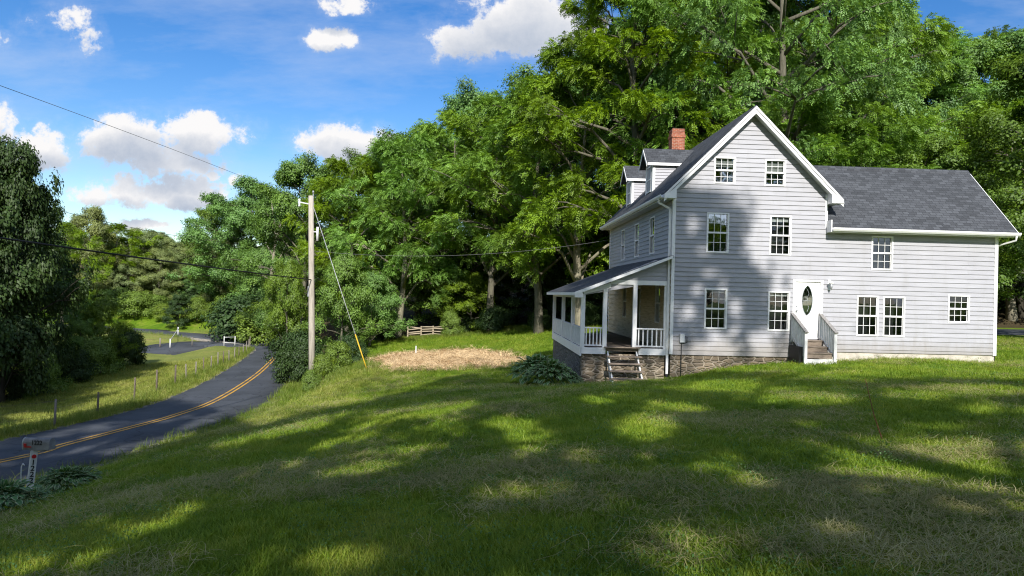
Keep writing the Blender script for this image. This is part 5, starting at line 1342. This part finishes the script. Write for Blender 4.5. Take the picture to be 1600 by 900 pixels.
# taller roadside and fence grass, weeds on the bank
CG = protos('tall_tuft', [blades(s, 12, .32, .012, .09, .7) for s in (41, 42, 43)], M['tall_grass'])
pts = []
for a, b in zip(ROAD[:-1], ROAD[1:]):
    if a[1] < 8 or a[1] > 110: continue
    d = b[:2] - a[:2]; L = np.hypot(*d); nrm2 = np.array([-d[1], d[0]]) / (L + 1e-9)
    for sg in (-1, 1):
        k = int(L * 12); t = rng.random(k)[:, None]; o = HW + .08 + rng.gamma(1.4, .5 if sg < 0 else .62, k)[:, None]
        pts.append(a[:2] + d * t + nrm2 * sg * o)
for (a, b) in zip(tops[:-1], tops[1:]):
    k = 40; t = rng.random(k)[:, None]; A2 = np.array(a[0][:2]); B2 = np.array(b[0][:2]); pts.append(A2 + (B2 - A2) * t + rng.normal(0, .35, (k, 2)))
pts.append(np.array([PX, PY]) + rng.normal(0, 1, (900, 2)) * np.array([2.0, 2.4]) + np.array([.8, .5]))
k2 = rng.integers(0, len(poly), 700); pts.append(pc + (poly[k2] - pc) * (1 + rng.normal(.0, .05, 700))[:, None] + rng.normal(0, .15, (700, 2)))
pts.append(np.array([PX + 3.2, PY + .3]) + rng.normal(0, 1, (500, 2)) * np.array([1.4, 1.2]))
A2, B2 = np.array([-10.5, 62.5]), np.array([6, 58.0]); t = rng.random(1500)[:, None]; pts.append(A2 + (B2 - A2) * t + rng.normal(0, .8, (1500, 2)) + np.array([0, 3.2]) * np.sin(t * 3.1))
P = sample(2500, 30, 62, 1.0); P = P[(P[:, 0] < -17) & (P[:, 0] > -34)]; pts.append(P)
P = np.concatenate(pts); P = P[keep(P) & ~inpoly(P, pc + (poly - pc) * .93)]
scatter('tall_grass', np.c_[P, Hn(P) - .02], (.55 + .8 * rng.random(len(P))) * np.where(P[:, 0] > -9.3, .8, 1.0), CG, 'taller uncut grass and weeds along the road and banks', 'grass', .15)

# stones and logs lying beyond the driveway
for i, (px, py, Y, s) in enumerate(((1578, 470, 66.5, .7), (1596, 466, 66, .8), (1566, 482, 66.3, .6))):
    p = at(px, py, Y); bm = bmesh.new(); bmesh.ops.create_icosphere(bm, subdivisions=3, radius=1)
    for v in bm.verts: v.co *= 1 + .16 * math.sin(v.co.x * 4 + i) * math.cos(v.co.y * 3.3 + i * 2) + .08 * math.sin(v.co.z * 7 + i)
    me = bpy.data.meshes.new('boulder'); bm.to_mesh(me); bm.free(); me.materials.append(M['stone_dark'])
    o = bpy.data.objects.new('boulder', me); COL.objects.link(o); o.location = (p[0], p[1], H(p[0], p[1]) + s * .3); o.scale = (s * 1.3, s, s * .8)
    tag(o, ['grey boulder beyond the driveway', 'grey boulder nearest the right picture edge', 'small grey boulder by the rear corner of the wing'][i], 'boulder', 'boulders beyond the driveway')

# ------------------------------------------------------------------ light, sky
sun_d = bpy.data.lights.new('sun', 'SUN'); sun_d.energy = 3.8; sun_d.angle = R_(.53); sun_d.color = (1, .965, .90)
sun = bpy.data.objects.new('sun', sun_d); COL.objects.link(sun); sun.rotation_euler = sdir.to_track_quat('-Z', 'Y').to_euler()
wld = bpy.data.worlds.new('World'); SC.world = wld; wld.use_nodes = True
t = NT(wld.node_tree)
sky = t.n('ShaderNodeTexSky', sky_type='NISHITA', sun_disc=False); sky.sun_elevation = ELEV; sky.sun_rotation = math.atan2(SUNV.x, SUNV.y); sky.air_density = 1.0; sky.dust_density = .25; sky.ozone_density = 1.6
dirv = t.n('ShaderNodeTexCoord').outputs['Generated']
sx = t.n('ShaderNodeSeparateXYZ', {0: dirv}).outputs
yy = t.math('MAXIMUM', sx[1], .05)
ux = t.math('DIVIDE', sx[0], yy); uz = t.math('DIVIDE', sx[2], yy)
uv = t.n('ShaderNodeCombineXYZ', {0: ux, 1: uz}).outputs[0]
CLD = [(820, 30, 120, 62), (740, 55, 65, 48), (880, 45, 75, 60), (512, 52, 42, 24), (95, 25, 75, 34, .45), (135, 60, 52, 32, .45), (-5, 192, 42, 32), (65, 232, 66, 40), (205, 215, 95, 42), (315, 205, 85, 34), (265, 248, 100, 28),
       (150, 300, 45, 26), (215, 297, 75, 26), (300, 295, 75, 34), (540, 232, 72, 40), (585, 222, 32, 32), (240, 350, 45, 13), (372, 274, 14, 12), (338, 264, 12, 10), (545, -2, 60, 16), (1466, 66, 26, 18), (-60, 60, 60, 30)]
wp = t.n('ShaderNodeTexNoise', {'Vector': uv, 'Scale': 8.0, 'Detail': 9, 'Roughness': .62}).outputs['Color']
def field(dz):
    """blob field with noisy edges, sampled dz higher"""
    acc = None
    off = t.n('ShaderNodeVectorMath', {0: t.n('ShaderNodeVectorMath', {0: wp, 1: (.5, .5, .5)}, operation='SUBTRACT').outputs[0], 1: (.11, .075, 0)}, operation='MULTIPLY').outputs[0]
    q = t.n('ShaderNodeVectorMath', {0: uv, 1: off}, operation='ADD').outputs[0]
    q = t.n('ShaderNodeVectorMath', {0: q, 1: (0, dz, 0)}, operation='ADD').outputs[0]
    for px, py, rx, ry, *am_ in CLD:
        d = ray(px, py); cx, cy = d[0] / d[1], d[2] / d[1]
        v = t.n('ShaderNodeVectorMath', {0: q, 1: (cx, cy, 0)}, operation='SUBTRACT').outputs[0]
        v = t.n('ShaderNodeVectorMath', {0: v, 1: (1130 / rx, 1130 / ry, 0)}, operation='MULTIPLY').outputs[0]
        l = t.n('ShaderNodeVectorMath', {0: v, 1: v}, operation='DOT_PRODUCT').outputs['Value']
        b = t.math('SUBTRACT', am_[0] if am_ else 1.0, l)
        acc = b if acc is None else t.math('SMOOTH_MAX', acc, b, .25)
    return acc
fb = t.n('ShaderNodeTexNoise', {'Vector': uv, 'Scale': 19.0, 'Detail': 12, 'Roughness': .68}).outputs[0]
dn = t.math('ADD', field(0.0), t.math('MULTIPLY', t.math('SUBTRACT', fb, .5), 4.2))
front = t.math('GREATER_THAN', sx[1], .06)
mask = t.n('ShaderNodeMapRange', {0: dn, 1: -.02, 2: .6, 3: 0.0, 4: 1.0}, interpolation_type='SMOOTHSTEP').outputs[0]
upper = t.math('ADD', field(.030), t.math('MULTIPLY', t.math('SUBTRACT', fb, .5), 1.4))
shade = t.n('ShaderNodeMapRange', {0: upper, 1: -.2, 2: 1.2, 3: 0.0, 4: 1.0}).outputs[0]
ccol = t.mix(shade, (3.6, 3.55, 3.55), (1.75, 2.0, 2.45))
# thin high cirrus streaks and unseen cloud added behind the viewer for fill light and reflections
cv = t.n('ShaderNodeMapping', {'Vector': uv, 'Rotation': (0, 0, R_(-38)), 'Scale': (1.1, 4.2, 1)}).outputs[0]
ci = t.n('ShaderNodeTexNoise', {'Vector': cv, 'Scale': 1.9, 'Detail': 7, 'Roughness': .62}).outputs[0]
cm = t.math('MULTIPLY', t.n('ShaderNodeMapRange', {0: ci, 1: .45, 2: .8, 3: 0.0, 4: 1.0}).outputs[0], .58)
bk = t.n('ShaderNodeTexNoise', {'Vector': dirv, 'Scale': 3.2, 'Detail': 7, 'Roughness': .6}).outputs[0]
bm_ = t.math('MULTIPLY', t.n('ShaderNodeMapRange', {0: bk, 1: .46, 2: .58, 3: 0.0, 4: .95}).outputs[0], t.math('SUBTRACT', 1.0, front))
skc = t.n('ShaderNodeHueSaturation', {'Hue': .511, 'Saturation': 1.42, 'Value': .56, 'Color': sky.outputs[0]}).outputs[0]
cm = t.math('MULTIPLY', cm, t.n('ShaderNodeMapRange', {0: uz, 1: .08, 2: .26, 3: .25, 4: 1.0}).outputs[0])
c1 = t.mix(t.math('MULTIPLY', cm, front), skc, (2.5, 2.8, 3.4))
c1 = t.mix(bm_, c1, (5.7, 6.3, 7.5))
soft = t.n('ShaderNodeMapRange', {0: dn, 1: -.9, 2: .9, 3: 0.0, 4: 1.0}, interpolation_type='SMOOTHSTEP').outputs[0]
mask = t.math('ADD', t.math('MULTIPLY', mask, .84), t.math('MULTIPLY', soft, .16), clamp=True)
c1 = t.mix(t.math('MULTIPLY', mask, front), c1, ccol)
bg = t.n('ShaderNodeBackground', {'Color': c1, 'Strength': .15}).outputs[0]
t.n('ShaderNodeOutputWorld', {'Surface': bg})

SC.view_settings.view_transform = 'Standard'; SC.view_settings.look = 'None'; SC.view_settings.exposure = 0.85; SC.view_settings.gamma = 1.0; SC.view_settings.use_curve_mapping = False
SC.render.engine = 'CYCLES'
cy = SC.cycles
cy.max_bounces = 7; cy.diffuse_bounces = 3; cy.glossy_bounces = 3; cy.transmission_bounces = 3; cy.transparent_max_bounces = 8
cy.use_denoising = True
cy.pixel_filter_type = 'BLACKMAN_HARRIS'; cy.filter_width = 1.15
try: cy.denoiser = 'OPENIMAGEDENOISE'; cy.denoising_input_passes = 'RGB_ALBEDO_NORMAL'; cy.denoising_prefilter = 'NONE'
except Exception: pass
cy.caustics_reflective = False; cy.caustics_refractive = False; cy.sample_clamp_indirect = 1.6
